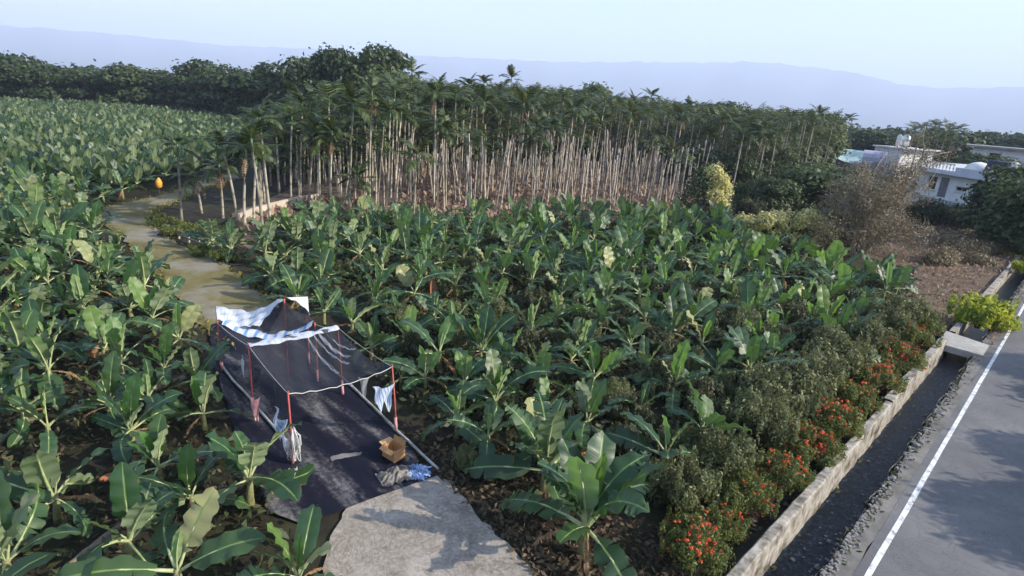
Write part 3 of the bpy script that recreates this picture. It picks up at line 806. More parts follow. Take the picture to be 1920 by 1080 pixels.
# far-side lining of the canal
kb = MB()
kb.grid(lambda a, b: tuple(uv(-12 + 130 * a, CW - 0.02 + 0.03 * math.sin(a * 420) * b + 0.015 * math.sin(a * 900), -0.84 + 0.855 * b)), 520, 3)
tag(kb.build('canal_lining', M['shoulder']), 'rough concrete lining on the road side of the canal', 'wall')
lw = MB()
lw.grid(lambda a, b: tuple(uv(U_BRIDGE + 2.0 + 90 * a, -0.22 + 0.25 * (0 if b < 0.4 else 1), [(-0.1), 0.2, 0.2, -0.84][int(round(b * 3))])), 90, 3)
tag(lw.build('canal_wall', M['wall']), 'farther concrete canal wall beyond the slab bridge and lime shrub', 'wall')
# stones, rubble
def rock_mesh(seed, k=0.35):
    rr = np.random.default_rng(seed)
    import bmesh
    bm = bmesh.new(); bmesh.ops.create_icosphere(bm, subdivisions=2, radius=1.0)
    d = rr.normal(size=(5, 3)); d /= np.linalg.norm(d, axis=1)[:, None]
    for v in bm.verts:
        n = np.array(v.co)
        s = 1.0 - k * sum(max(0, float(n @ q) - 0.45) for q in d) + rr.uniform(-0.04, 0.04)
        v.co = Vector(n * s)
    me = bpy.data.meshes.new('rock'); bm.to_mesh(me); bm.free(); me.materials.append(M['stone'])
    return me
rocks = [rock_mesh(s) for s in range(4)]
rv = MB(); rvq = []
rbV, rbF = [], []
for k in range(900):
    u = random.choice([random.uniform(-1.5, 4), random.uniform(-1.5, 15), random.uniform(4, 60)])
    v = CW + 0.02 + abs(random.gauss(0, 0.11)); s = random.uniform(0.012, 0.045)
    c = uv(u, v, 0.012 + s * 0.3)
    rv.box(c, (s * 2, s * random.uniform(1.2, 2.2), s * 1.3), random.uniform(0, 3), taper=random.uniform(0.5, 0.9))
tag(rv.build('rubble', M['stone']), kind='stuff')
for k, (u, v, s, lab) in enumerate([(0.3, .10, .07, 'grey stone on the rough canal edge at the bottom of the photo'), (0.8, .2, .05, 'small grey stone just above the bottom stone of the canal edge'), (3.2, .12, .06, 'stone on the canal edge beside the lower wall'), (4.6, .16, .06, 'stone on the canal edge halfway up the wall'), (6.4, .12, .07, 'pale stone on the canal edge where the bank bulges'), (8.8, .13, .10, 'largest pale stone on the canal edge beside the road'), (9.1, .2, .07, 'pale stone touching the largest canal edge stone'), (10.0, .12, .08, 'pale stone on the canal edge nearer the slab bridge')]):
    p = uv(u, CW + v)
    o = link('stone', rocks[k % 4], None, (p.x, p.y, 0.012 + s * 0.45), (random.uniform(-.4, .4), random.uniform(-.4, .4), random.uniform(0, 6)), (s, s * 1.2, s * 0.7))
    tag(o, lab, 'stone', 'stones along the canal edge')

cs = MB()
for k in range(170):
    u = random.choice([random.uniform(-1, 4), random.uniform(-1, 15)]); v = CW - abs(random.gauss(0, 0.2)) if k % 3 else random.uniform(0.05, CW)
    s = random.uniform(0.015, 0.06); c = uv(u, min(max(v, .05), CW - .05), -0.53 + s * random.uniform(-.3, .5))
    cs.box(c, (s * 2, s * random.uniform(1, 2), s * 1.4), random.uniform(0, 3), taper=random.uniform(.4, .9))
tag(cs.build('canal_stones', M['stone']), kind='stuff')
# low curved cream wall behind the left of the right-hand plantation
lw_pts = smooth_line([at(448, 424), at(480, 410), at(520, 398), at(560, 388), at(600, 381)], 4)
cwv = empty('garden_wall', lw_pts[0]); tag(cwv, 'low cream concrete wall at the foot of the thin palms by the path', 'wall')
for k in range(0, len(lw_pts) - 1, 2):
    p, q = lw_pts[k], lw_pts[min(k + 2, len(lw_pts) - 1)]
    d = (q - p)
    b_ = MB(); c_ = (p + q) / 2 - lw_pts[0]
    b_.box((c_.x, c_.y, 0.35), (d.length - 0.02, 0.2, 0.8), math.atan2(d.y, d.x)); b_.build('wall_section', M['cream_wall'], cwv)
# rail beside the path bend
r0, r1 = at(318, 440), at(415, 478)
rl = empty('wooden_rail', r0); tag(rl, 'low weathered rail on short posts beside the path bend', 'rail')
for z_ in (0.22, 0.42):
    b_ = MB(); b_.tube([Vector((0, 0, z_)), (r1 - r0) * 0.5 + Vector((0, 0, z_ - 0.02)), (r1 - r0) + Vector((0, 0, z_))], 0.05, 6); b_.build('rail', M['wood'], rl)
for k in range(6):
    q = (r1 - r0) * (k / 5); b_ = MB(); b_.box((q.x, q.y, 0.26), (0.08, 0.08, 0.56)); b_.build('post', M['cream_wall'], rl)

# ------------------------------------------------------------------ ground mat and the net shelter
mat_poly = [at(815, 893), at(690, 938), at(560, 985), at(505, 960), at(455, 860), at(425, 760), at(395, 660), at(392, 610), at(520, 575), at(585, 650), at(640, 705), at(730, 800)]
mo = sheet('weed_mat', mat_poly, 0.022, M['mat']); del mo['kind']
tag(mo, 'black weed mat spread on the ground under the net shelter', 'ground mat')
# dust swept over the mat: thin patches
def pile_patch(name, pts, z, m):
    return sheet(name, pts, z, m)

POLE_H = 1.86
PL = [at(549, 870), at(474, 775), at(417, 697), at(0, 0) if False else at(405, 655)]
PRt = [at(742, 808), at(643, 741), at(578, 690), at(540, 655)]
ridge_pts = {}
tops_px = dict(F=((540, 738), (735, 688)), Mi=((466, 648), (633, 614)), B=((408, 606), (590, 608)), Z=((405, 578), (574, 580)))
def top_of(base, px, py):
    # a pole's top: above its base, leaning as seen
    p = at(px, py, POLE_H)
    return Vector((0.5 * p.x + 0.5 * base.x, 0.5 * p.y + 0.5 * base.y, POLE_H))
T = {}
bases = {}
for key, (l, r_) in tops_px.items():
    T[key] = (at(*l, POLE_H), at(*r_, POLE_H))
shel = empty('net_shelter', at(600, 760)); tag(shel, 'open shelter of black shade net and white cloth on red poles over the weed mat', 'shelter')
so = shel.location.copy()
def rel(p): return Vector(p) - so
base_of = {('F', 0): at(549, 870), ('F', 1): at(743, 809), ('Mi', 0): at(474, 772), ('Mi', 1): at(643, 741), ('B', 0): at(417, 697)}
for key in ('F', 'Mi', 'B', 'Z'):
    for k in (0, 1):
        top = T[key][k]
        b0_ = base_of.get((key, k), Vector((top.x + 0.05, top.y - 0.05, 0)))
        pole = MB(); pole.tube([rel(b0_), rel(b0_.lerp(top, 0.5) + Vector((0.01, 0.01, 0))), rel(top + Vector((0, 0, 0.06)))], [0.024, 0.022, 0.020], 8)
        po = pole.build('pole', M['red_paint'], shel, smooth=True)
        sl = MB(); sl.tube([rel(b0_.lerp(top, 0.02)), rel(b0_.lerp(top, 0.22))], 0.042, 8); sl.build('sleeve', M['sleeve'], po, smooth=True)
apex = at(533, 563, 2.45)
apo = MB(); apo.tube([rel(Vector((apex.x, apex.y, 0))), rel(apex + Vector((0, 0, 0.05)))], 0.026, 8); apo.build('pole', M['red_paint'], shel, smooth=True)
_wr = np.random.default_rng(5).uniform(0, 6.28, 12)
def drape(A, B, Cc, D, sag, wr=0.03, lift=None, fs=0.0):
    """net between edge A-B (a=0) and edge Cc-D (a=1), sagging"""
    def fn(a, b):
        p = A.lerp(B, b).lerp(Cc.lerp(D, b), a)
        z = -sag * 4 * a * (1 - a) * (0.5 + 0.5 * 4 * b * (1 - b)) - fs * 4 * b * (1 - b) * (1 - a) ** 3
        z += wr * (math.sin(b * 17 + 5 * a + _wr[0]) * math.sin(a * 7 + _wr[1]) + 0.6 * math.sin(b * 31 - 9 * a + _wr[2]))
        if lift: z += lift(a, b)
        return tuple(rel(p + Vector((0, 0, z))))
    return fn
n1 = MB(); n1.grid(drape(T['F'][0], T['F'][1], T['Mi'][0], T['Mi'][1], 0.40, 0.045, fs=0.14), 26, 26); n1.build('shade_net', M['net'], shel, smooth=True)
n2_ = MB(); n2_.grid(drape(T['Mi'][0], T['Mi'][1], T['B'][0], T['B'][1], 0.22, 0.03, lift=lambda a, b: -0.42 * 4 * b * (1 - b) * a ** 2), 22, 26); n2_.build('shade_net', M['net'], shel, smooth=True)
n3 = MB(); n3.grid(drape(T['B'][0], T['B'][1], T['Z'][0], T['Z'][1], 0.15, 0.03, lift=lambda a, b: -0.42 * 4 * b * (1 - b) * (1 - a) ** 2), 18, 24); n3.build('shade_net', M['net_thin'], shel, smooth=True)
# side wall of net on the left
sn = MB(); sn.grid(lambda a, b: tuple(rel(T['F'][0].lerp(T['Mi'][0], a) + Vector((0.04 * math.sin(a * 20), 0.04 * math.sin(b * 9 + a * 5), -1.1 * b * (0.5 + 0.4 * math.sin(a * 9)) ** 2 - 0.05)))), 16, 8); sn.build('side_net', M['net_thin'], shel, smooth=True)
# dark netting drawn up to the tall pole
pk = MB()
ring_ = [T['B'][0].lerp(T['B'][1], 0.45) + Vector((0, 0, -0.36)), T['B'][0].lerp(T['B'][1], 0.72) + Vector((0, 0, -0.28)), T['B'][1] + Vector((0, 0, -0.05)), T['Z'][1], T['Z'][0].lerp(T['Z'][1], 0.7), T['Z'][0].lerp(T['Z'][1], 0.5), T['B'][0].lerp(T['B'][1], 0.45) + Vector((0, 0, -0.36))]
def pkf(a, b):
    i = a * (len(ring_) - 1); k = min(int(i), len(ring_) - 2)
    q = ring_[k].lerp(ring_[k + 1], i - k)
    p = apex.lerp(q, b)
    return tuple(rel(p + Vector((0, 0, -0.22 * math.sin(b * math.pi) + 0.02 * math.sin(a * 40)))))
pk.grid(pkf, 30, 10); pk.build('shade_net', M['net'], shel, smooth=True)
# white and striped cloths
def ribbon(A, B, width, sag, name, m, wr=0.03, skew=Vector((0, 0, 0)), n=24, taper=0.0, side=None):
    d = (B - A); nrm = side if side else Vector((-d.y, d.x, 0)).normalized()
    mb = MB()
    def fn(a, b):
        w_ = width * (1 - taper * abs(2 * a - 1))
        p = A.lerp(B, a) + nrm * (w_ * (b - 0.5)) + skew * b
        z = -sag * 4 * a * (1 - a) + wr * (math.sin(a * 19 + b * 3) + 0.7 * math.sin(a * 37 - b * 5)) - 0.25 * width * (b - 0.5) ** 2
        return tuple(rel(p + Vector((0, 0, z + 0.035))))
    mb.grid(fn, n, 5)
    return mb.build(name, m, shel, smooth=True)
ribbon(T['Mi'][0], T['Mi'][1], 0.42, 0.03, 'white_cloth', M['white_cloth'], 0.02, taper=0.3)
ribbon(T['B'][0].lerp(T['B'][1], 0.06) + Vector((0, 0, .03)), T['B'][1].lerp(T['B'][0], 0.02) + Vector((0, 0, .03)), 0.62, 0.38, 'striped_cloth', M['blue_cloth'], 0.025, taper=0.45)
bw = MB()
c0, c1, c2, c3 = T['Z'][0] + Vector((0, 0, .05)), T['B'][0] + Vector((0, 0, .05)), T['B'][0].lerp(T['B'][1], 0.42) + Vector((0, 0, -0.08)), apex + Vector((0, 0, 0.03))
bw.grid(lambda a, b: tuple(rel(c1.lerp(c2, a).lerp(c0.lerp(c3, a), b) + Vector((0, 0, 0.045 - 0.28 * math.sin(a * math.pi) * (0.5 + 0.5 * b) + 0.03 * math.sin(a * 23 + b * 6) + 0.03 * math.sin(a * 11 - b * 14) + 0.015 * math.sin(a * 47 + b * 21))))), 22, 12)
bw.build('white_cloth', M['white_cloth'], shel, smooth=True)
br2 = MB()
e0, e1, e2, e3 = apex + Vector((0, 0, .03)), T['Z'][1].lerp(apex, 0.35) + Vector((0.1, .5, .1)), T['Z'][1] + Vector((.05, .1, -.25)), T['Z'][1].lerp(T['B'][1], 0.3) + Vector((0.05, 0, -0.05))
br2.grid(lambda a, b: tuple(rel(e0.lerp(e3, a).lerp(e1.lerp(e2, a), b) + Vector((0, 0, 0.05 + 0.12 * math.sin(a * math.pi) + 0.02 * math.sin(a * 17))))), 16, 8)
br2.build('white_cloth', M['white_cloth'], shel, smooth=True)
# film streaks hanging in the net, rope along the front edge
for k in range(4):
    s0 = T['Mi'][0].lerp(T['Mi'][1], 0.62 + 0.07 * k) + Vector((0, 0, -0.02)); s1 = T['F'][0].lerp(T['F'][1], 0.50 + 0.13 * k + 0.05 * (k % 2)) + Vector((0, 0, -0.02))
    ribbon(s0, s0.lerp(s1, 0.9 - 0.12 * k), 0.05 + 0.05 * (k == 2), 0.17, 'film_strip', M['plastic_film'], 0.02)
rp = MB(); rp.tube([rel(T['F'][0].lerp(T['F'][1], t) + Vector((0, 0, -0.14 * 4 * t * (1 - t) - 0.01 + 0.02 * math.sin(t * 40)))) for t in np.linspace(0, 1, 17)], 0.009, 6); rp.build('rope', M['rope'], shel)
for key in (('F', 'Mi'), ('Mi', 'B'), ('B', 'Z')):
    for k in (0, 1):
        rp = MB(); rp.tube([rel(T[key[0]][k].lerp(T[key[1]][k], t) + Vector((0, 0, -0.05 * 4 * t * (1 - t)))) for t in np.linspace(0, 1, 7)], 0.005, 5); rp.build('rope', M['rope'], shel)

# loose cloths hanging from the shelter
def rag(P, w, h, name, label, m, cat='cloth', dirv=(1, 0.5), taper=0.6, ragged=0.15):
    mb = MB(); d = Vector((dirv[0], dirv[1], 0)).normalized()
    def fn(a, b):
        ww = w * (1 - taper * b)
        e = ragged * h * math.sin(a * 11 + 1.3) * b
        return (d.x * ww * (a - 0.5) + 0.05 * w * math.sin(b * 6 + a * 9), d.y * ww * (a - 0.5) + 0.10 * w * math.sin(a * 8 + b * 4), -h * b + e - 0.12 * h * math.sin(a * math.pi) * (1 - b))
    mb.grid(fn, 10, 10)
    o = mb.build(name, m, smooth=True); o.location = P
    return tag(o, label, cat)
rag(at(719, 722, 1.45), 0.55, 0.62, 'hanging_cloth', 'blue and white striped cloth hanging by the right front red pole', M['blue_cloth'], ragged=0.25, taper=0.35)
rag(at(682, 706, 1.72), 0.28, 0.55, 'hanging_cloth', 'thin white torn strip hanging from the front rope of the shelter', M['plastic_film'], taper=0.8)
rag(at(454, 670, 1.55), 0.40, 0.50, 'hanging_cloth', 'small white torn triangle hanging at the left side of the shelter', M['white_cloth'], taper=0.7, dirv=(.6, -1))
rag(at(524, 775, 1.25), 0.85, 0.65, 'hanging_cloth', 'pale blue netting hanging beside the left front red pole', M['blue_cloth'], taper=0.2, dirv=(.6, -.7), ragged=0.3)
rag(at(478, 745, 0.95), 0.22, 0.6, 'hanging_cloth', 'faded pink strip tied to the middle left red pole', M['sleeve'], taper=0.5)

# piles of ribbon: blue net heap, white bundle
def ribbon_pile(n, rad, hgt, wid, length, seed, curl=1.0):
    rr = np.random.default_rng(seed); mb = MB()
    for _ in range(n):
        a = rr.uniform(0, 6.28); r0_ = rad * math.sqrt(rr.uniform(0, 1)) * 0.7
        p = Vector((math.cos(a) * r0_, math.sin(a) * r0_, hgt * (1 - r0_ / rad) * rr.uniform(0.3, 1.0)))
        d = Vector((math.cos(a + rr.normal() * 0.7), math.sin(a + rr.normal() * 0.7), rr.uniform(-0.1, 0.7)))
        pts = [p]
        for k in range(5):
            d = (d + Vector((rr.normal() * 0.35, rr.normal() * 0.35, -0.32)) * curl).normalized()
            q = pts[-1] + d * length / 5; q.z = max(q.z, 0.02)
            pts.append(q)
        s = Vector((-d.y, d.x, 0.2)).normalized() * wid * rr.uniform(0.6, 1.3)
        vs = []; 
        for i, q in enumerate(pts):
            k = 1 - 0.7 * (i / 5) ** 2
            vs += [q - s * k, q + s * k]
        mb.add(vs, [(2 * i, 2 * i + 1, 2 * i + 3, 2 * i + 2) for i in range(5)], [((i % 2) * 1.0, (i // 2) / 5) for i in range(12)])
    return mb
o = ribbon_pile(260, 0.32, 0.17, 0.016, 0.22, 3, 1.5).build('blue_net_heap', M['blue_strip']); o.location = at(783, 886, 0.03)
tag(o, 'tangled heap of blue and white netting strips at the corner of the weed mat', 'netting')
sk = MB()
_sr = np.random.default_rng(11).uniform(0, 6, 8)
sk.grid(lambda a, b: ((a - .5) * 0.8, (b - .5) * 0.55, max(0.0, 0.20 * math.sin(a * math.pi) * math.sin(b * math.pi) + 0.035 * math.sin(a * 21 + _sr[0] + 4 * math.sin(b * 9)) + 0.03 * math.sin(b * 25 + 5 * math.sin(a * 8)))), 34, 26)
o = sk.build('sacking_heap', M['sack']); o.location = at(742, 893, 0.03); o.rotation_euler = (0, 0, 0.6)
tag(o, 'crumpled grey brown sacking lying between the box and the blue heap', 'sack')
mb = MB(); rs_ = np.random.default_rng(9)
for k in range(26):
    a0_ = rs_.uniform(0, 6.28); w_ = rs_.uniform(.05, .17); top_ = rs_.uniform(.55, .95); bot_ = rs_.uniform(.06, .45)
    ca_, sa_ = math.cos(a0_), math.sin(a0_)
    mb.tube([(0.03 * ca_, 0.03 * sa_, top_), (w_ * ca_, w_ * sa_, top_ * .75 + bot_ * .25), (w_ * 1.15 * ca_ - .03 * sa_, w_ * 1.15 * sa_ + .03 * ca_, bot_ + .04), (w_ * .7 * ca_ - .05 * sa_, w_ * .7 * sa_ + .05 * ca_, bot_), (.03 * ca_ - .03 * sa_, .03 * sa_ + .03 * ca_, bot_ + .12), (.02 * ca_, .02 * sa_, top_ * .9)], rs_.uniform(.008, .016), 5)
o = mb.build('white_net_bundle', M['white_strip'], smooth=True); o.location = at(553, 868)
tag(o, 'white string bundle tied to the lower left front red pole', 'string')
o = ribbon_pile(34, 0.14, 0.07, 0.014, 0.24, 19, 1.2).build('white_string_heap', M['white_strip']); o.location = at(553, 888, 0.025)
tag(o, 'white string trailing on the mat at the foot of the left front pole', 'string')

# open cardboard box
bx = empty('cardboard_box', at(738, 856, 0.022), R(-38)); bx.location.z = 0.024; tag(bx, 'open brown cardboard box with raised flaps on the weed mat', 'box')
BW, BL, BH, th = 0.44, 0.34, 0.30, 0.008
b_ = MB()
b_.box((0, 0, th), (BW, BL, th))
for s in (-1, 1):
    b_.box((s * (BW / 2 - th / 2), 0, BH / 2), (th, BL, BH)); b_.box((0, s * (BL / 2 - th / 2), BH / 2 + 0.001), (BW - 2 * th - 0.004, th, BH))
b_.build('carton', M['card'], bx)
for s in (-1, 1):
    f_ = MB(); f_.grid(lambda a, b: (s * (BW / 2 + 0.13 * b), (a - .5) * BL, BH + (0.09 if s > 0 else 0.03) * b), 1, 2); link('flap', f_.mesh('flap', M['card_in']), bx)
    f_ = MB(); f_.grid(lambda a, b: ((a - .5) * BW, s * (BL / 2 + (0.10 if s < 0 else 0.03) * b), BH + (-0.06 if s < 0 else 0.15) * b), 1, 2); link('flap', f_.mesh('flap', M['card']), bx)

# pipes along the mat edges
def pole_on_ground(p, q, rad, label, m=None, name='pale_pipe', cat='pipe', z=None):
    p = p.copy(); q = q.copy(); p.z = q.z = (rad + 0.024 if z is None else z)
    mb = MB(); k = (q - p) / 8
    mb.tube([p + k * i + Vector((random.gauss(0, .012), random.gauss(0, .012), 0)) for i in range(9)], rad, 7)
    return tag(mb.build(name, m or M['pipe'], smooth=True), label, cat)
pole_on_ground(at(588, 660), at(742, 806), 0.032, 'pale pipe along the inner right edge of the weed mat')
pole_on_ground(at(640, 708), at(820, 884), 0.035, 'long pale pipe along the outer right edge of the weed mat')
pole_on_ground(at(412, 685), at(545, 838), 0.035, 'pale pipe along the left edge of the weed mat')
sheet('dust', [at(*q) for q in [(618, 858), (640, 853), (680, 849), (676, 855), (640, 861), (622, 866)]], 0.028, M['dust'], kind='stuff', dens=0.08)
# ------------------------------------------------------------------ banana plants
def leaf_arrays(L, W, droop, torn, seed, nseg=12, fold=0.25, pet=0.22, lo=False, twist=0.0):
    """verts, faces, uv, material of one leaf along +X, bending down; origin at the stem"""
    rr = np.random.default_rng(seed)
    ts = np.linspace(0, 1, nseg + 1)
    # spine
    total = L * (1 + pet)
    nst = 40
    s = np.linspace(0, 1, nst + 1)
    ang = -droop * s ** 1.6
    dx = np.cos(ang) * total / nst; dz = np.sin(ang) * total / nst
    sx = np.concatenate([[0], np.cumsum(dx[:-1])]); sz = np.concatenate([[0], np.cumsum(dz[:-1])])
    side_curve = rr.uniform(-0.2, 0.2)
    def spine(q):
        x = np.interp(q, s, sx); z = np.interp(q, s, sz); a = np.interp(q, s, ang)
        return x, side_curve * L * q * q, z, a
    p0 = pet / (1 + pet)
    V = []; F = []; UVs = []; MI = []
    prof = lambda t: (min(1, t / 0.20 + 0.12) ** 0.75) * (min(1.0, (1 - t) / 0.26 + 0.02) ** 0.55)
    cols = (0.5, 1.0) if not lo else (1.0,)
    for side in (-1, 1):
        groups = []; cur = [0]
        for k in range(1, nseg):
            if rr.uniform() < torn:
                cur.append(k); groups.append(cur); cur = [k]
            else:
                cur.append(k)
        cur.append(nseg); groups.append(cur)
        many = len(groups) > 1
        for gi, g in enumerate(groups):
            gf_ = fold + (rr.normal() * 0.16 if many else 0)
            b = len(V)
            for n_, k in enumerate(g):
                t = ts[k]
                x, y, z, a = spine(p0 + (1 - p0) * t)
                w = W / 2 * prof(t) * (1 + 0.05 * rr.normal())
                pull = 0.0
                if many and n_ == 0 and gi > 0: pull = 0.35
                if many and n_ == len(g) - 1 and gi < len(groups) - 1: pull = -0.35
                V.append((x, y, z)); UVs.append((0.5, t))
                wav = 0.10 * W * math.sin(k * 1.9 + side * 1.3 + seed)
                for c in cols:
                    f2 = gf_ * (1.0 if c < 0.9 else 0.75)
                    ww = w * c
                    up_ = ww * math.sin(f2) * (1 if c < .9 else 0.8) - 0.10 * ww * c * c + wav * c
                    V.append((x + pull * (L / nseg) * c * c - math.sin(a) * up_ + 0.15 * ww * c, y + side * ww * math.cos(f2), z + math.cos(a) * up_))
                    UVs.append((0.5 + side * 0.5 * c, t))
            nc = len(cols) + 1
            for n_ in range(len(g) - 1):
                for c in range(nc - 1):
                    i0 = b + n_ * nc + c
                    q = (i0, i0 + nc, i0 + nc + 1, i0 + 1)
                    F.append(q[::-1] if side < 0 else q); MI.append(0)
    # petiole and midrib
    n_p = 5
    b = len(V)
    qs = list(np.linspace(0, p0, 3)) + ([p0 + (1 - p0) * k for k in (0.35, 0.75)] if not lo else [])
    for i, q in enumerate(qs):
        x, y, z, a = spine(q)
        r_ = 0.042 * (1 - 0.8 * q) * (L / 1.6)
        for k in range(n_p):
            an = 2 * math.pi * k / n_p
            V.append((x - math.sin(a) * r_ * math.sin(an), y + r_ * math.cos(an), z - 0.012 + math.cos(a) * r_ * math.sin(an))); UVs.append((0.5, 0))
    for i in range(len(qs) - 1):
        for k in range(n_p):
            k2 = (k + 1) % n_p
            F.append((b + i * n_p + k, b + i * n_p + k2, b + (i + 1) * n_p + k2, b + (i + 1) * n_p + k)); MI.append(1)
    return V, F, UVs, MI

def leaf_mesh(mats, **kw):
    V, F, U, MI = leaf_arrays(**kw)
    mb = MB(); mb.v = V; mb.f = F; mb.uv = U; mb.m = MI
    return mb.mesh('leaf', mats, smooth=True)

LM = {'erect': [], 'mid': [], 'old': [], 'new': [], 'torn': [], 'dead': []}
for k in range(3):
    LM['new'].append(leaf_mesh([M['banana_young'], M['petiole']], L=1.25, W=0.36, droop=0.15, torn=0.0, seed=10 + k, fold=0.75, pet=0.2))
    LM['erect'].append(leaf_mesh([M['banana_young'] if k == 0 else M['banana'], M['petiole']], L=1.45, W=0.58, droop=0.35 + 0.1 * k, torn=0.03, seed=20 + k, fold=0.25))
for k in range(5):
    LM['mid'].append(leaf_mesh([M['banana'], M['petiole']], L=1.6, W=0.58, droop=0.6 + 0.1 * k, torn=0.05, seed=30 + k, fold=0.2))
    LM['old'].append(leaf_mesh([M['banana'], M['petiole']], L=1.6, W=0.56, droop=1.0 + 0.15 * k, torn=0.22, seed=40 + k, fold=0.05))
    LM['torn'].append(leaf_mesh([M['banana'], M['petiole']], L=1.7, W=0.60, droop=0.8 + 0.15 * k, torn=0.6, seed=50 + k, fold=0.1, nseg=14))
for k in range(3):
    LM['dead'].append(leaf_mesh([M['dead_leaf'], M['dead_leaf']], L=1.2, W=0.26, droop=1.2, torn=0.6, seed=60 + k, fold=-0.6, pet=0.25))
LM['pale'] = [leaf_mesh([M['banana_pale'], M['petiole']], L=1.05 + .15 * k, W=0.60, droop=0.3 + .25 * k, torn=0.04, seed=70 + k, fold=0.2, pet=0.25) for k in range(3)]
STEMS = []
for k in range(4):
    mb = MB(); mb.tube([(0, 0, -0.05), (0.01, 0, 0.3), (0.02 * (k - 1.5), 0.01, 0.7), (0.02 * (k - 1.5), 0.02, 1.0)], [0.125, 0.105, 0.085, 0.06], 8)
    STEMS.append(mb.mesh('stem', M['stem'], smooth=True))
lsc = {}
def banana(x, y, h, s, label, group, rnd, torn=0.15, n=None, spread=1.0, dead=1, young=1, up=0.36):
    root = empty('banana_plant', (x, y, -0.03), rnd.uniform(0, 6.28))
    tag(root, label, 'banana plant', group)
    link('stem', rnd.choice(STEMS), root, s=(s * 1.0, s * 1.0, h))
    n = n or rnd.randint(6, 10)
    az = rnd.uniform(0, 6.28)
    for i in range(n):
        q = i / (n - 1)
        az += 2.4 + rnd.uniform(-0.35, 0.35)
        if i < young: kind, el = 'new', R(rnd.uniform(76, 88))
        elif q < up: kind, el = 'erect', R(rnd.uniform(54, 84))
        elif q < max(0.66, up + 0.15): kind, el = 'mid', R(rnd.uniform(26, 62))
        else: kind, el = 'old', R(rnd.uniform(-12, 30))
        if (kind in ('mid', 'old') or up > 0.5 and kind == 'erect') and rnd.random() < torn: kind = 'torn'
        if kind == 'new' and rnd.random() < 0.3: kind = 'erect'
        if kind == 'erect' and rnd.random() < (0.34 if group == GL else 0.2): kind = 'pale'
        me = rnd.choice(LM[kind])
        m_ = Matrix.Rotation(az, 3, 'Z') @ Matrix.Rotation(-el, 3, 'Y') @ Matrix.Rotation(rnd.gauss(0, 0.5), 3, 'X')
        k = s * rnd.uniform(0.72, 1.2) * (0.9 if kind == 'new' else 1.0)
        link('leaf', me, root, (0.02 * math.cos(az), 0.02 * math.sin(az), h * (1.0 - 0.16 * q)), m_.to_euler(), (k * spread, k * rnd.uniform(0.85, 1.15), k))
    for i in range(dead + rnd.choice((-1, 0, 0, 1))):
        az += 2.0 + rnd.uniform(-.5, .5)
        m_ = Matrix.Rotation(az, 3, 'Z') @ Matrix.Rotation(R(rnd.uniform(-5, 15)), 3, 'Y')
        link('dead_leaf', rnd.choice(LM['dead']), root, (0.05 * math.cos(az), 0.05 * math.sin(az), h * 0.8), m_.to_euler(), s * rnd.uniform(0.6, 0.9))
    return root

rnd = random.Random(21)
placed = []
def grow(x, y):
    return float(np.interp(math.hypot(x, y), [10, 16, 24, 36, 60], [0.70, 0.66, 0.72, 0.84, 0.86]))
def put(px, py, h, s, label, group, **kw):
    h *= 0.85
    p = at(px, py, h)
    placed.append((p.x, p.y))
    return banana(p.x, p.y, h, s * grow(p.x, p.y), label, group, rnd, **kw)
GR = 'banana plants in the plantation right of the shelter'
GL = 'banana plants in the plantation left of the path'
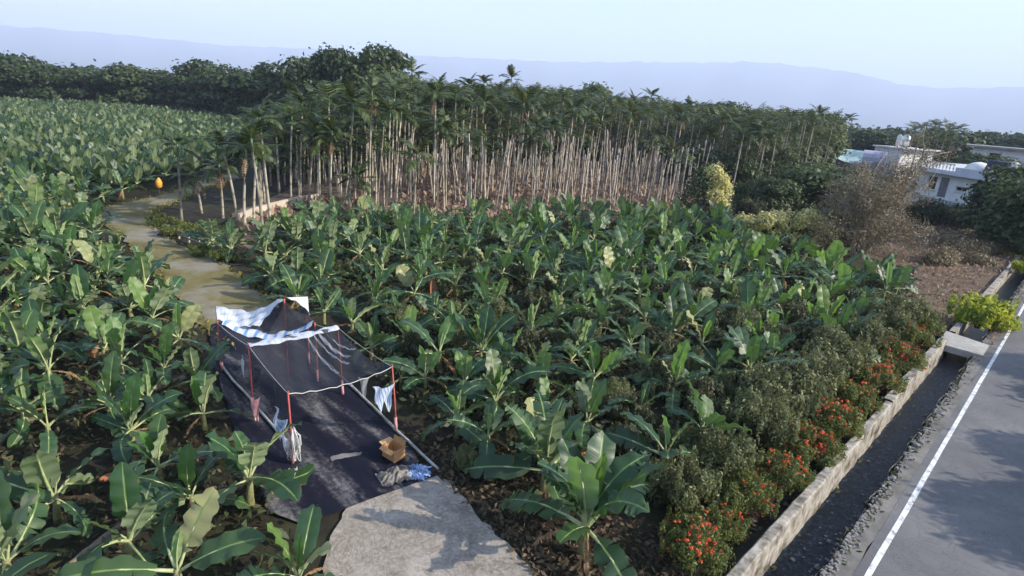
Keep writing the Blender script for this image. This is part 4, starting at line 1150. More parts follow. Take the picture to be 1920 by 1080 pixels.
# right-hand plantation, hand placed (crown pixel, stem height, size, label)
HAND_R = [
 (1100, 978, 0.95, 1.38, 'largest banana plant with broad shredded leaves, beside the red flowers at the bottom edge', dict(torn=.5, n=14, up=.62, young=2)),
 (1024, 872, 0.85, 1.2, 'banana plant with one tall pale erect leaf, just behind the largest one', dict(torn=.35, n=11, up=.6)),
 (1250, 842, 1.15, 1.05, 'banana plant with bright green folded leaf above the grey green shrub row', dict(torn=.4)),
 (1318, 800, 1.0, 1.0, 'banana plant with ragged arching leaves leaning to the flowering hedge', dict(torn=.5)),
 (915, 812, 0.7, 0.95, 'dark green young banana plant in the second row right of the concrete drive', dict(torn=.2)),
 (858, 778, 0.75, 0.92, 'young banana plant with two upright leaves nearest the shelter front pole', dict(torn=.1)),
 (1024, 764, 0.7, 0.88, 'small banana plant with dark spreading leaves between two bushy weeds', dict(torn=.2)),
 (1115, 700, 0.95, 1.05, 'banana plant with three erect leaves in the middle of the right plantation', dict(torn=.35)),
 (1407, 685, 1.2, 1.1, 'banana plant with long bright green leaf over the grey shrubs', dict(torn=.5)),
 (1345, 690, 0.9, 0.9, 'banana plant with narrow leaves just left of the long bright green one', dict(torn=.4)),
 (903, 652, 0.85, 1.1, 'banana plant with pale petiole base and tall leaves, centre of the front rows', dict(torn=.45, n=11)),
 (797, 702, 0.7, 0.9, 'banana plant with an upright leaf beside the shelter net', dict(torn=.15)),
 (752, 703, 0.55, 0.7, 'small banana plant with bright leaf next to the right front red pole', dict(torn=.1, n=6)),
 (696, 645, 0.7, 0.95, 'banana plant with arching leaves close behind the net shelter', dict(torn=.2)),
 (660, 600, 0.75, 0.95, 'banana plant with one broad bright upright leaf behind the net shelter', dict(torn=.1)),
 (607, 580, 0.75, 1.0, 'banana plant with folded leaves at the back corner of the shelter', dict(torn=.3)),
 (601, 528, 0.8, 1.0, 'banana plant with a tall yellow green leaf at the path side of the plantation', dict(torn=.3)),
 (708, 540, 0.9, 1.1, 'banana plant with silvery torn leaves and pale petioles', dict(torn=.7)),
 (815, 590, 0.8, 1.0, 'banana plant with a dry orange brown leaf standing in the left rows', dict(torn=.4)),
 (508, 512, 0.75, 0.95, 'banana plant with rounded leaves at the bare soil beside the path', dict(torn=.2)),
 (593, 462, 0.8, 1.0, 'banana plant with dark pointed leaves in front of the cream wall', dict(torn=.2)),
 (660, 446, 0.8, 1.0, 'banana plant with wide arching leaves below the tall palms', dict(torn=.2)),
 (955, 470, 0.9, 1.15, 'banana plant with the tallest upright yellow green leaf in the back rows', dict(torn=.3)),
 (1043, 586, 0.9, 1.1, 'banana plant with pale white edged erect leaf in the centre', dict(torn=.5)),
 (1183, 640, 0.9, 1.05, 'banana plant with grey green torn leaves in the right middle rows', dict(torn=.6)),
 (1210, 590, 0.95, 1.1, 'banana plant with pale upright leaves near the bushy weeds', dict(torn=.5)),
 (1290, 600, 0.9, 1.15, 'banana plant with sideways lying green leaf fan', dict(torn=.5)),
 (1140, 535, 0.9, 1.05, 'banana plant with broad rounded pale leaf in the back middle', dict(torn=.4)),
 (1547, 606, 1.0, 1.15, 'banana plant with long low bright leaf at the right edge of the plantation', dict(torn=.5)),
 (1661, 540, 1.0, 1.1, 'rightmost banana plant with broad leaves beside the brown field', dict(torn=.3)),
 (1623, 516, 0.9, 0.95, 'banana plant with a pale upright leaf beside the rightmost one', dict(torn=.3)),
 (1470, 514, 0.95, 1.1, 'banana plant with pale upright leaves in front of the yellow vine mound', dict(torn=.4)),
 (1350, 470, 0.9, 1.1, 'banana plant with a thin white spike leaf left of the yellow vine mound', dict(torn=.4)),
 (398, 446, 0.8, 1.0, 'banana plant with bright spreading leaves at the bend of the path', dict(torn=.1)),
 (432, 462, 0.8, 1.0, 'banana plant behind the rail at the bend of the path', dict(torn=.1)),
]
for px, py, h, s, lab, kw in HAND_R: put(px, py, h, s, lab, GR, **kw)
HAND_L = [
 (332, 1062, 0.8, 1.15, 'banana plant with a big yellow green leaf at the bottom edge left of the mat', dict(torn=.05)),
 (466, 888, 0.95, 1.12, 'banana plant with a bright backlit leaf beside the string bundle pole', dict(torn=.1, n=11)),
 (356, 925, 0.75, 1.0, 'banana plant with a big dark leaf at lower left, beside the mat', dict(torn=.05)),
 (560, 1075, 0.7, 1.0, 'banana plant with bright folded leaf leaning over the concrete drive', dict(torn=.1)),
 (240, 1005, 0.75, 1.0, 'banana plant with a zigzag torn leaf at lower left', dict(torn=.7)),
 (10, 1045, 0.75, 1.05, 'banana plant in the bottom left corner with pale petioles', dict(torn=.2)),
 (100, 925, 0.75, 1.05, 'banana plant with a tall pair of green leaves near the left edge', dict(torn=.05)),
 (296, 868, 0.7, 0.95, 'banana plant with a heart shaped pale leaf and a bright one above it', dict(torn=.05)),
 (380, 768, 0.75, 0.95, 'banana plant with slim bright leaf left of the shelter side net', dict(torn=.05)),
 (203, 752, 0.7, 0.95, 'banana plant with a pale shield shaped leaf in the left rows', dict(torn=.05)),
 (87, 792, 0.8, 1.05, 'banana plant with wide green upright leaves and white petiole base', dict(torn=.1)),
 (368, 705, 0.8, 0.95, 'banana plant with cream petioles close to the back left red pole', dict(torn=.05)),
 (225, 675, 0.8, 1.0, 'banana plant with star of cream petioles in the left rows', dict(torn=.1)),
 (88, 638, 0.8, 1.05, 'banana plant with yellow green folded leaf and cream petioles', dict(torn=.1)),
 (285, 590, 0.85, 1.05, 'banana plant with long pale leaf at the path edge', dict(torn=.1)),
 (193, 622, 0.75, 1.0, 'banana plant with round pale torn leaf in the left rows', dict(torn=.15)),
 (275, 742, 0.65, 0.9, 'banana plant with low dark leaves between the fallen stems', dict(torn=.05)),
 (178, 436, 0.85, 1.05, 'banana plant with a round pale leaf at the outer bend of the path', dict(torn=.05)),
 (130, 480, 0.85, 1.05, 'banana plant with an oval pale leaf left of the path bend', dict(torn=.05)),
 (40, 500, 0.85, 1.05, 'banana plant with small cream crown at the left edge of the photo', dict(torn=.05)),
 (270, 530, 0.8, 1.0, 'banana plant with paired green leaves overlapping the path', dict(torn=.05)),
 (228, 352, 0.9, 1.0, 'banana plant with a bare brown stem at the far side of the path bend', dict(torn=.1)),
]
for px, py, h, s, lab, kw in HAND_L: put(px, py, h, s, lab, GL, **kw)

def field(poly, sp, rr, jit=0.35, ang=0.0):
    P = np.array([(p[0], p[1]) for p in poly])
    c = P.mean(0); Rr = np.hypot(*(P - c).T).max()
    g = np.arange(-Rr, Rr, sp)
    gx, gy = np.meshgrid(g, g)
    gx = gx + rr.uniform(-jit, jit, gx.shape) * sp; gy = gy + rr.uniform(-jit, jit, gy.shape) * sp
    ca, sa = math.cos(ang), math.sin(ang)
    x = c[0] + gx * ca - gy * sa; y = c[1] + gx * sa + gy * ca
    k = inside(P, x, y)
    return np.stack([x[k], y[k]], 1)

left_poly = [at(600, 1230), at(545, 1000), at(475, 905), at(425, 800), at(380, 700), at(350, 625), at(296, 560), at(262, 508), at(222, 468), at(182, 432), at(155, 404), at(195, 380), at(290, 358), at(370, 328), at(440, 312), at(470, 262), at(560, 222), at(440, 192), at(200, 192), at(-40, 196), at(-330, 215), at(-300, 400), at(-260, 700), at(-200, 1100), at(-100, 1300)]
right_poly = [at(700, 560), at(560, 585), at(490, 540), at(470, 500), at(540, 445), at(640, 415), at(780, 428), at(1000, 416), at(1240, 424), at(1370, 430), at(1400, 480), at(1560, 500), at(1690, 545), at(1690, 590), at(1480, 720), at(1290, 860), at(1150, 960), at(1000, 900), at(820, 800), at(740, 740), at(640, 660)]
cand = []
rf_ = np.random.default_rng(4)
A_ = field(right_poly, 1.85, rf_, 0.3, 0.6); cand += [(x, y, 'R') for x, y in A_]
A_ = field(left_poly, 1.5, rf_, 0.28, -0.15); cand += [(x, y, 'L') for x, y in A_]
PLC = np.array(placed)
sel = []
for x, y, z in cand:
    if np.hypot(PLC[:, 0] - x, PLC[:, 1] - y).min() < 1.15: continue
    q = project([[x, y, 1.0]])[0]
    d = math.hypot(x, y)
    if not (-160 < q[0] < 2000 and 60 < q[1] < 1240): continue
    sel.append((q[2], x, y, z, -30 < q[0] < 1950 and q[1] < 1100))
sel.sort()
N_IND = 300 - len(placed)
ind = [c for c in sel if c[4]][:N_IND]
inds = set((c[1], c[2]) for c in ind)
rest = [c for c in sel if (c[1], c[2]) not in inds]
def side_of(px, names):
    for lim, nm in names:
        if px < lim: return nm
    return names[-1][1]
R_SIDE = [(560, 'beside the path'), (680, 'behind the net shelter'), (820, 'below the thick pale palms'), (950, 'at the left end of the bare trunks'), (1080, 'below the bare trunks'), (1200, 'below the right half of the bare trunks'), (1330, 'below the vine covered tree'), (1460, 'just left of the yellow vine mound'), (1580, 'in front of the yellow vine mound'), (9999, 'near the brown withered tree')]
L_SIDE = [(60, 'at the left edge of the photo'), (160, 'well left of the path'), (260, 'towards the path bend'), (360, 'along the path'), (9999, 'close to the net shelter')]
def looks(s, torn, n):
    return ('small' if s < 0.95 else 'large' if s > 1.06 else 'middling') + (' torn' if torn > 0.45 else '') + ' banana plant'
for dpt, x, y, z, vis in ind:
    q = project([[x, y, 0.7]])[0]
    s = rnd.uniform(0.72, 1.26); n = rnd.randint(6, 10)
    if z == 'R':
        torn = rnd.choice([0.3, 0.5, 0.8])
        row = 'front rows' if dpt < 18 else 'second rows' if dpt < 24 else 'middle rows' if dpt < 31 else 'back rows' if dpt < 38 else 'last row'
        banana(x, y, rnd.uniform(0.5, 0.8), s * grow(x, y), f'{looks(s, torn, n)}, right plantation {row}, {side_of(q[0], R_SIDE)}', GR, rnd, torn=torn, n=n)
    else:
        row = 'front rows' if dpt < 15 else 'second rows' if dpt < 19 else 'middle rows' if dpt < 25 else 'upper rows' if dpt < 33 else 'far rows' if dpt < 44 else 'distant rows'
        banana(x, y, rnd.uniform(0.5, 0.75), s * grow(x, y), f'{looks(s, 0, n)}, left plantation {row}, {side_of(q[0], L_SIDE)}', GL, rnd, torn=0.08, n=n)
# the remaining far rows: one mass of real plants
LO = []
for k in range(10):
    LO.append(leaf_arrays(L=1.55, W=0.6, droop=(0.3 if k < 4 else 0.9), torn=0.05, seed=80 + k, nseg=5, lo=True, fold=0.2))
V_, F_, U_, MI_ = [], [], [], []
rr = np.random.default_rng(8)
cnt = 0
allV = []; allF = []; allU = []; allM = []
base = 0
LOa = [(np.array(a[0]), np.array(a[1]), np.array(a[2]), np.array(a[3])) for a in LO]
for dpt, x, y, z, vis in rest:
    n = 8 if vis else 6
    az = rr.uniform(0, 6.28); h = rr.uniform(0.6, 0.95); s = rr.uniform(0.72, 0.98)
    for i in range(n):
        q = i / (n - 1); az += 2.4 + rr.uniform(-.3, .3)
        el = R(82 - 70 * q + rr.uniform(-10, 10))
        a = LOa[rr.integers(0, 4) if q < 0.45 else rr.integers(4, 10)]
        m_ = np.array(Matrix.Rotation(az, 3, 'Z') @ Matrix.Rotation(-el, 3, 'Y') @ Matrix.Rotation(rr.uniform(-0.5, 0.5), 3, 'X')) * s
        allV.append(a[0] @ m_.T + np.array([x, y, h])); allF.append(a[1] + base); allU.append(a[2]); allM.append(np.where(a[3] == 0, 2, a[3]) if q < 0.45 and rr.uniform() < 0.3 else a[3])
        base += len(a[0])
if allV:
    mb = MB(); mb.v = np.concatenate(allV).tolist(); mb.f = np.concatenate(allF).tolist(); mb.uv = np.concatenate(allU).tolist(); mb.m = np.concatenate(allM).tolist()
    tag(mb.build('banana_grove', [M['banana'], M['petiole'], M['banana_pale']], smooth=True), kind='stuff')
print('banana', len(placed), len(ind), len(rest))

# ------------------------------------------------------------------ foliage clouds
def leaf_quads(blobs, n, size, rr, aspect=1.6, shell=0.55, up_bias=0.5, flat=0.0, stray=0.14):
    """loose leaf faces spread through ellipsoid blobs; denser towards their shells, gaps in between"""
    B = np.array([(*b[0], *b[1]) for b in blobs], float)
    wgt = (B[:, 3] * B[:, 4] + B[:, 3] * B[:, 5] + B[:, 4] * B[:, 5]); wgt /= wgt.sum()
    bi = rr.choice(len(B), n, p=wgt)
    d = rr.normal(size=(n, 3)); d /= np.linalg.norm(d, axis=1)[:, None]
    r = shell + (1 - shell) * rr.uniform(0, 1, n) ** 0.6
    r *= 1 + 0.12 * np.sin(d[:, 0] * 7 + bi) * np.sin(d[:, 1] * 6 + d[:, 2] * 5)
    r = np.where(rr.uniform(0, 1, n) < stray, r * rr.uniform(1.1, 1.5, n), r)
    P = B[bi, :3] + d * B[bi, 3:] * r[:, None]
    nrm = d + rr.normal(size=(n, 3)) * 0.65 + np.array([0, 0, up_bias])
    nrm /= np.linalg.norm(nrm, axis=1)[:, None]
    t = np.cross(nrm, rr.normal(size=(n, 3))); t /= np.linalg.norm(t, axis=1)[:, None]
    b = np.cross(nrm, t)
    s = size * rr.uniform(0.55, 1.35, n)[:, None]
    t = t * s * aspect * 0.5; b = b * s * 0.5
    fold = nrm * s * 0.18
    return np.stack([P - t, P - b * 0.9 + fold, P + t, P + b * 0.9 + fold], 1)

def trunk_limbs(mb, h, r, limbs, rr, m=0, lean=(0, 0)):
    pts = [(lean[0] * h * t * t + 0.05 * h * math.sin(3 * t + 1) * 0.3, lean[1] * h * t * t, h * t - 0.1 * (t == 0)) for t in (0, 0.25, 0.5, 0.75, 1.0)]
    mb.tube(pts, [r * 1.25, r, r * 0.85, r * 0.65, r * 0.4], 8, m)
    for k in range(limbs):
        t = rr.uniform(0.4, 0.95); p = Vector((lean[0] * h * t * t, lean[1] * h * t * t, h * t))
        a = rr.uniform(0, 6.28); L = h * rr.uniform(0.22, 0.42)
        q = p + Vector((math.cos(a) * L * 0.6, math.sin(a) * L * 0.6, L * 0.6)); e = q + Vector((math.cos(a) * L * 0.3, math.sin(a) * L * 0.3, L * 0.4))
        mb.tube([p, (p + q) / 2 + Vector((0, 0, L * 0.06)), q, e], [r * 0.5, r * 0.38, r * 0.25, r * 0.08], 6, m)

TREE_MESH = {}
def tree_protos(key, leafm, barkm, n_blobs, n_leaves, leaf, spread, variants=3, seed=0, zs=0.7, low=False):
    out = []
    for v in range(variants):
        rr = np.random.default_rng(seed + v)
        blobs = []
        for k in range(n_blobs):
            a = rr.uniform(0, 6.28); rad = spread * math.sqrt(rr.uniform(0, 1)) * 0.62
            z = 0.62 + 0.26 * rr.uniform(-1, 1) * (1 - 0.4 * rad / spread)
            s = rr.uniform(0.14, 0.24) * (1.1 - 0.4 * rad / spread)
            if low: z = 0.16 + 0.72 * rr.uniform(0, 1) * (1 - 0.55 * rad / spread)
            blobs.append(((math.cos(a) * rad, math.sin(a) * rad, z), (s * 1.15, s * 1.15, s * zs)))
        cm = quads_mesh('crown', leaf_quads(blobs, n_leaves, leaf, rr), leafm)
        mb = MB(); trunk_limbs(mb, 0.62, 0.028, 7, rr)
        out.append((mb.mesh('trunk', barkm, smooth=True), cm))
    TREE_MESH[key] = out
tree_protos('dark', M['tree_dark'], M['bark'], 28, 14000, 0.032, 0.5, 3, 100)
tree_protos('mid', M['tree_mid'], M['bark'], 26, 13000, 0.032, 0.5, 3, 200)
tree_protos('far', M['tree_dark'], M['bark'], 24, 7000, 0.045, 0.5, 3, 300, low=True)
tree_protos('round', M['tree_dark'], M['bark'], 40, 16000, 0.034, 0.5, 3, 350, low=True)
tree_protos('roundmid', M['tree_mid'], M['bark'], 40, 15000, 0.034, 0.5, 2, 380, low=True)
def tree(p, h, label, key, v=0, group=None, sx=1.0, rz=None, name='tree', sink=0.0):
    t = empty(name, (p.x, p.y, -0.05 - sink), rnd.uniform(0, 6.28) if rz is None else rz)
    t.scale = (h * sx, h * sx, h)
    tag(t, label, 'tree', group)
    tm, cm = TREE_MESH[key][v % len(TREE_MESH[key])]
    link('trunk', tm, t); link('crown', cm, t)
    return t
def tree_px(px, base_py, top_py, label, key, v=0, dist=None, **kw):
    """a tree whose foot is seen at (px, base_py) and whose top at top_py"""
    p = at(px, base_py) if dist is None else along(px, base_py, dist)
    d = math.hypot(p.x, p.y)
    zt = along(px, top_py, d).z
    p.z = 0
    return tree(p, zt * 1.06, label, key, v, **kw)
# skyline and far trees
tree_px(688, 300, 84, 'tall dark broadleaf tree rising above the palms beside the blue sky', 'dark', 0, dist=98, sx=0.85)
tree_px(628, 300, 95, 'dark tree close to the left of the tallest broadleaf tree', 'dark', 1, dist=100, sx=0.8)
tree_px(735, 300, 140, 'rounded mid green tree below the tallest broadleaf tree', 'mid', 2, dist=92, sx=1.1)
tree_px(1092, 300, 156, 'pale green tree top above the middle of the palm grove', 'mid', 1, dist=125, sx=1.0)
tree_px(1345, 300, 190, 'domed dark tree behind the right part of the palm grove', 'dark', 0, dist=130, sx=1.3)
tree_px(1445, 300, 212, 'dark tree behind the palms left of the far houses', 'dark', 1, dist=120, sx=1.2)
tree_px(1520, 310, 214, 'last tall tree at the right end of the palm grove', 'mid', 2, dist=112, sx=1.0)
tree_px(1262, 300, 196, 'dark tree between two tall palms on the skyline', 'dark', 2, dist=125, sx=1.3)
for k, (px, top, d, key, sx) in enumerate([(10, 96, 165, 'far', 1.3), (55, 100, 160, 'far', 1.2), (110, 118, 170, 'far', 1.5), (180, 128, 165, 'far', 1.4), (255, 118, 160, 'far', 1.3), (320, 128, 160, 'far', 1.4), (385, 112, 150, 'far', 1.2), (450, 120, 140, 'far', 1.2), (515, 112, 130, 'far', 1.2), (575, 108, 122, 'far', 1.1)]):
    tree_px(px, 260, top, ['leftmost dark tree beyond the left plantation', 'second dark tree from the left edge beyond the left plantation', 'low broad dark tree third from the left beyond the plantation', 'low dark tree beyond the plantation, fourth from the left edge', 'higher dark tree mid row beyond the left plantation', 'low tree right of the higher mid row tree beyond the plantation', 'high domed tree beyond the plantation above the path bend', 'dark tree beyond the plantation above the cream wall', 'dark tree beyond the plantation left of the palm grove crowns', 'last dark tree of the row, nearest the tallest broadleaf tree'][k], key, k, dist=d, group='trees beyond the left plantation', sx=sx)
for k, (px, top, d, sx) in enumerate([(1590, 240, 190, 1.6), (1625, 238, 165, 1.4), (1660, 244, 160, 1.5), (1745, 236, 165, 1.2), (1775, 240, 160, 1.3), (1850, 242, 210, 1.5), (1895, 248, 220, 1.6), (1935, 250, 200, 1.6), (1815, 250, 230, 1.8)]):
    tree_px(px, 300, top, ['hazy dark tree beyond the teal roofed shed', 'dark tree left of the sunlit house tanks', 'dark tree directly behind the sunlit house', 'hazy tree behind the palm clump by the sunlit house', 'hazy tree at the right side of the palm clump', 'faint tree behind the left end of the long pale house', 'faint tree behind the roof tank of the long pale house', 'faint tree at the right edge behind the long pale house', 'low hazy tree between the palm clump and the long pale house'][k], 'far', k, dist=d, group='trees behind the far right houses', sx=sx)
# far wooded plain: one mass of tree tops reaching to the foot of the hills
rr = np.random.default_rng(17)
Q = []
for k in range(900):
    px = rr.uniform(-150, 2100); d = 230 * math.exp(rr.uniform(0, 1.5))
    p = along(px, 200, d); h = rr.uniform(5, 10)
    Q.append(leaf_quads([((p.x, p.y, h * 0.45), (h * .75, h * .75, h * .5)), ((p.x + h * .4, p.y, h * .55), (h * .5, h * .5, h * .42))], 130, h * 0.16, rr, shell=0.8))
tag(link('far_wood', quads_mesh('far_wood', np.concatenate(Q), M['tree_dark'])), kind='stuff')

# mid-right trees
tree_px(1912, 420, 290, 'big dark round tree in front of the white house at the right edge', 'round', 0, dist=66, sx=1.15)
tree_px(1945, 440, 320, 'dark tree at the right edge beside the big round one', 'roundmid', 1, dist=60, sx=1.2)
tree_px(1850, 300, 280, 'small dark tree between the balustraded house and the long pale house', 'round', 2, dist=105, sx=1.6)
for k, (px, py, top, lab, key, sx, d) in enumerate([
    (1500, 420, 298, 'dense dark tree behind the yellow vine mound', 'round', 1.5, 62),
    (1440, 420, 318, 'dark shady tree right of the vine covered tree', 'round', 1.2, 58),
    (1570, 420, 302, 'dark tree just left of the brown withered tree', 'round', 1.35, 66),
    (1540, 330, 300, 'bushy mid green tree before the ochre earth bank', 'roundmid', 1.9, 88),
    (1400, 400, 330, 'low mid green tree at the right end of the bare trunks', 'roundmid', 1.3, 62)]):
    tree_px(px, py, top, lab, key, k, dist=d, sx=sx)
# off to the right of the road: the trees whose shade lies over the asphalt
for k, (u, v, h) in enumerate([(11.0, 10.6, 5.6), (15.0, 11.0, 5.6), (21.0, 11.4, 5.4), (24.5, 11.0, 6.0), (36, 13, 6), (49, 14, 7)]):
    p = uv(u, v); tree(p, h, 'roadside tree on the far side of the asphalt road', 'mid', k, group='trees beyond the road', sx=0.8)

# withered brown tree with pale forked trunk
wt_ = empty('withered_tree', at(1612, 482), s=1.0)
wt_.scale = (1.4, 1.4, 1.42); tag(wt_, 'large brown withered tree with pale leaning trunk before the brown field', 'tree')
rr = np.random.default_rng(31)
mb = MB()
tips = []
for k in range(7):
    a = k * 0.9 + rr.uniform(-.3, .3); L = rr.uniform(3.0, 4.6); sp_ = rr.uniform(0.35, 0.8)
    if k == 0: a, L, sp_ = 0.1, 5.3, 0.45
    p = Vector((0, 0, -0.1)); d = Vector((math.cos(a) * sp_, math.sin(a) * sp_ * 0.8, 1)).normalized(); pts = [p]
    for i in range(6):
        d = (d + Vector((rr.normal() * .08, rr.normal() * .08, 0.02))).normalized(); p = p + d * L / 6; pts.append(p)
        if i > 0:
            for b_i in range(3):
                a2 = rr.uniform(0, 6.28); e = p + Vector((math.cos(a2), math.sin(a2), rr.uniform(-.1, .9))) * rr.uniform(0.7, 1.7)
                mb.tube([p, (p + e) / 2 + Vector((0, 0, .1)), e], [0.035, 0.02, 0.008], 5); tips.append(e); tips.append((p + e) / 2)
    mb.tube(pts, [0.13 * (1 - i / 7.5) * (1.3 if k == 0 else 0.8) for i in range(7)], 7); tips.append(p)
for t_ in list(tips):
    for k in range(4):
        d = Vector((rr.normal(), rr.normal(), rr.uniform(-.3, .8))).normalized() * rr.uniform(.4, .9)
        mb.tube([t_, t_ + d * .5 + Vector((0, 0, .06)), t_ + d], [0.012, 0.009, 0.004], 3, cap=False)
mb.build('trunk', M['pale_bark'], wt_, smooth=True)
bl = [((*t_,), (rr.uniform(.3, .6),) * 3) for t_ in tips] + [((rr.uniform(-3.2, 3.2), rr.uniform(-2.2, 2.2), rr.uniform(0.5, 2.0)), (rr.uniform(.7, 1.1),) * 3) for _ in range(26)]
link('crown', quads_mesh('crown', leaf_quads(bl, 34000, 0.05, rr, shell=0.15, stray=0.0), M['brown_leaf']), wt_)

# vine-smothered mounds
def vine_mound(p, blobs, label, under, n):
    e = empty('vine_mound', (p.x, p.y, 0)); tag(e, label, 'vine covered tree')
    rr = np.random.default_rng(int(abs(p.x) * 100))
    link('crown', quads_mesh('crown', leaf_quads([(b[0], b[1]) for b in blobs if b[2] == 0] or blobs[:1], n // 2, 0.16, rr, shell=0.5), under), e)
    link('creeper', quads_mesh('creeper', leaf_quads([(b[0], b[1]) for b in blobs if b[2] == 1], n, 0.12, rr, shell=0.85, up_bias=0.8), M['vine']), e)
    mb = MB(); trunk_limbs(mb, 2.5, 0.14, 5, rr); mb.build('trunk', M['bark'], e, smooth=True)
p1 = at(1312, 412)  # lit right side coloured as yellow creeper, shaded left as dark crown
vine_mound(p1, [((-0.6, 0.3, 1.6), (1.6, 1.3, 1.5), 0), ((-0.4, 0.2, 3.0), (1.3, 1.2, 1.2), 0), ((0.2, 0.5, 3.9), (1.0, 1.0, 0.8), 0),
                ((0.5, -.1, 4.1), (0.75, 0.7, 0.6), 1), ((1.1, -.1, 3.4), (0.8, 0.75, 0.7), 1), ((1.5, 0, 2.7), (0.75, 0.7, 0.7), 1), ((0.7, -0.6, 2.2), (0.75, .6, .65), 1), ((1.4, -0.2, 1.3), (0.75, .7, .75), 1)],
           'tall dark tree with cascading yellow green vine on its right side', M['tree_dark'], 4200)
p2_ = at(1470, 470)
bl = []
rr = np.random.default_rng(77)
for k in range(15):
    x = -3.2 + 6.4 * k / 14
    hh = 1.75 + 0.85 * math.sin((k + 2) / 16 * math.pi) + rr.uniform(-.25, .25) + (0.5 if k in (9, 10, 11) else 0)
    bl.append(((x, rr.uniform(-.5, .5), hh * 0.8), (0.55, 0.6, 0.55), 1)); bl.append(((x, -0.45, hh * 0.35), (0.5, 0.45, 0.55), 1 if k % 3 else 0)); bl.append(((x, 0.5, hh * 0.4), (0.7, .8, .8), 0))
vine_mound(p2_, bl, 'long low mound of yellow green vine behind the banana plants', M['tree_dark'], 8500)

# ------------------------------------------------------------------ shrubs and the flowering hedge
def shrub_protos(leafm, n, leaf, seed, variants=4, extra=None):
    out = []
    for v in range(variants):
        rr = np.random.default_rng(seed + v)
        blobs = []
        for k in range(16):
            a = rr.uniform(0, 6.28); rad = 0.62 * math.sqrt(rr.uniform(0, 1)); z = rr.uniform(0.28, 0.85) * (1 - 0.35 * rad)
            s = rr.uniform(0.15, 0.30)
            blobs.append(((math.cos(a) * rad, math.sin(a) * rad, z), (s, s, s * 0.95)))
        for k in range(26):
            a = rr.uniform(0, 6.28); rad = 0.88 * math.sqrt(rr.uniform(0, 1)); z = rr.uniform(0.45, 0.85) * (1.15 - 0.5 * rad)
            blobs.append(((math.cos(a) * rad, math.sin(a) * rad, z), (0.07, 0.07, rr.uniform(0.16, 0.32))))
        q = leaf_quads(blobs, n, leaf, rr, aspect=2.2, shell=0.4, up_bias=0.3)
        cm = quads_mesh('foliage', q, leafm)
        mb = MB()
        for k in range(7):
            a = rr.uniform(0, 6.28); r_ = rr.uniform(.25, .55)
            mb.tube([(0.03 * math.cos(a), 0.03 * math.sin(a), -0.05), (r_ * .5 * math.cos(a), r_ * .5 * math.sin(a), .35), (r_ * math.cos(a), r_ * math.sin(a), .75)], [0.018, 0.013, 0.005], 5)
        sm = mb.mesh('stem', M['bark'])
        fl = None
        if extra:
            top = q[:, 0]
            cen = np.array([rr.normal(0, .45, 70), rr.normal(0, .45, 70), rr.uniform(.2, .98, 70)]).T
            fb = [((*c,), (rr.uniform(.015, .055),) * 2 + (0.03,)) for c in cen if .3 < np.hypot(c[0], c[1]) + .5 * c[2] < 1.0]
            fl = quads_mesh('blossom', leaf_quads(fb, extra, 0.037, rr, aspect=1.2, shell=0.3, up_bias=0.9), M['blossom'])
        out.append((sm, cm, fl))
    return out
SH = {'grey': shrub_protos(M['shrub'], 5200, 0.042, 400), 'dark': shrub_protos(M['shrub_dark'], 3600, 0.055, 440), 'hedge': shrub_protos(M['hedge'], 4600, 0.042, 480, 4, 950), 'lime': shrub_protos(M['lime_shrub'], 2600, 0.075, 520)}
def shrub(x, y, r, h, key, v, label, group=None, cat='shrub', name='shrub', fl=1.0):
    e = empty(name, (x, y, -0.02), rnd.uniform(0, 6.28)); e.scale = (r / 0.85, r / 0.85, h)
    tag(e, label, cat, group)
    sm, cm, fm = SH[key][v % 4]
    link('stem', sm, e); link('foliage', cm, e)
    if fm and fl > 0:
        link('blossom', fm, e)
        if fl > 1: link('blossom', SH[key][(v + 1) % 4][2], e, (0, 0, 0.06), (0, 0, 2.0))
    return e
def shrub_px(px, py, rpx, key, v, label, hk=1.0, name='shrub', **kw):
    """px, py: centre of the visible bush, rpx: its radius in photo pixels"""
    p = at(px, py + rpx * 0.55)
    if key == 'hedge' and name in ('flowering_bush', 'hedge_bush'): p = p - DV * 0.22
    dep = project([[p.x, p.y, 0.4]])[0][2]
    r = rpx * dep / FPX
    return shrub(p.x, p.y, r * 1.08, r * (1.3 if key == 'hedge' else 1.75) * hk, key, v, label, name=name, **kw)
HEDGE = [(1318, 1030, 62, 1.2, 'red flowering bush at the bottom edge below the large banana plant'), (1375, 985, 40, 1.0, 'small flowering bush with few red heads at the bottom of the hedge'),
 (1425, 935, 50, 1.0, 'yellowish flowering bush with a red tuft near the lower end of the wall'), (1480, 888, 50, 2, 'flowering bush with dense orange red heads midway along the wall'),
 (1530, 838, 52, 2, 'flowering bush thick with red heads next to the dark gap in the hedge'), (1575, 790, 52, 2, 'flowering bush with scarlet heads beside the middle of the wall'),
 (1618, 748, 42, 1, 'flowering bush with scattered red heads in the upper half of the hedge'), (1655, 712, 44, 2, 'orange red flowering bush near the upper wall joint'),
 (1692, 672, 42, 2, 'orange flowering bush near the end of the wall'), (1722, 636, 36, 1, 'yellow green hedge bush with a few orange heads by the wall end'), (1738, 604, 34, 0, 'yellow green round hedge bush without flowers at the hedge end')]
for k, (px, py, r_, fl, lab) in enumerate(HEDGE):
    shrub_px(px, py, r_, 'hedge', k, lab, hk=1.0, group='bushes of the flowering hedge', cat='flowering bush' if fl else 'bush', name='flowering_bush' if fl else 'hedge_bush', fl=fl)
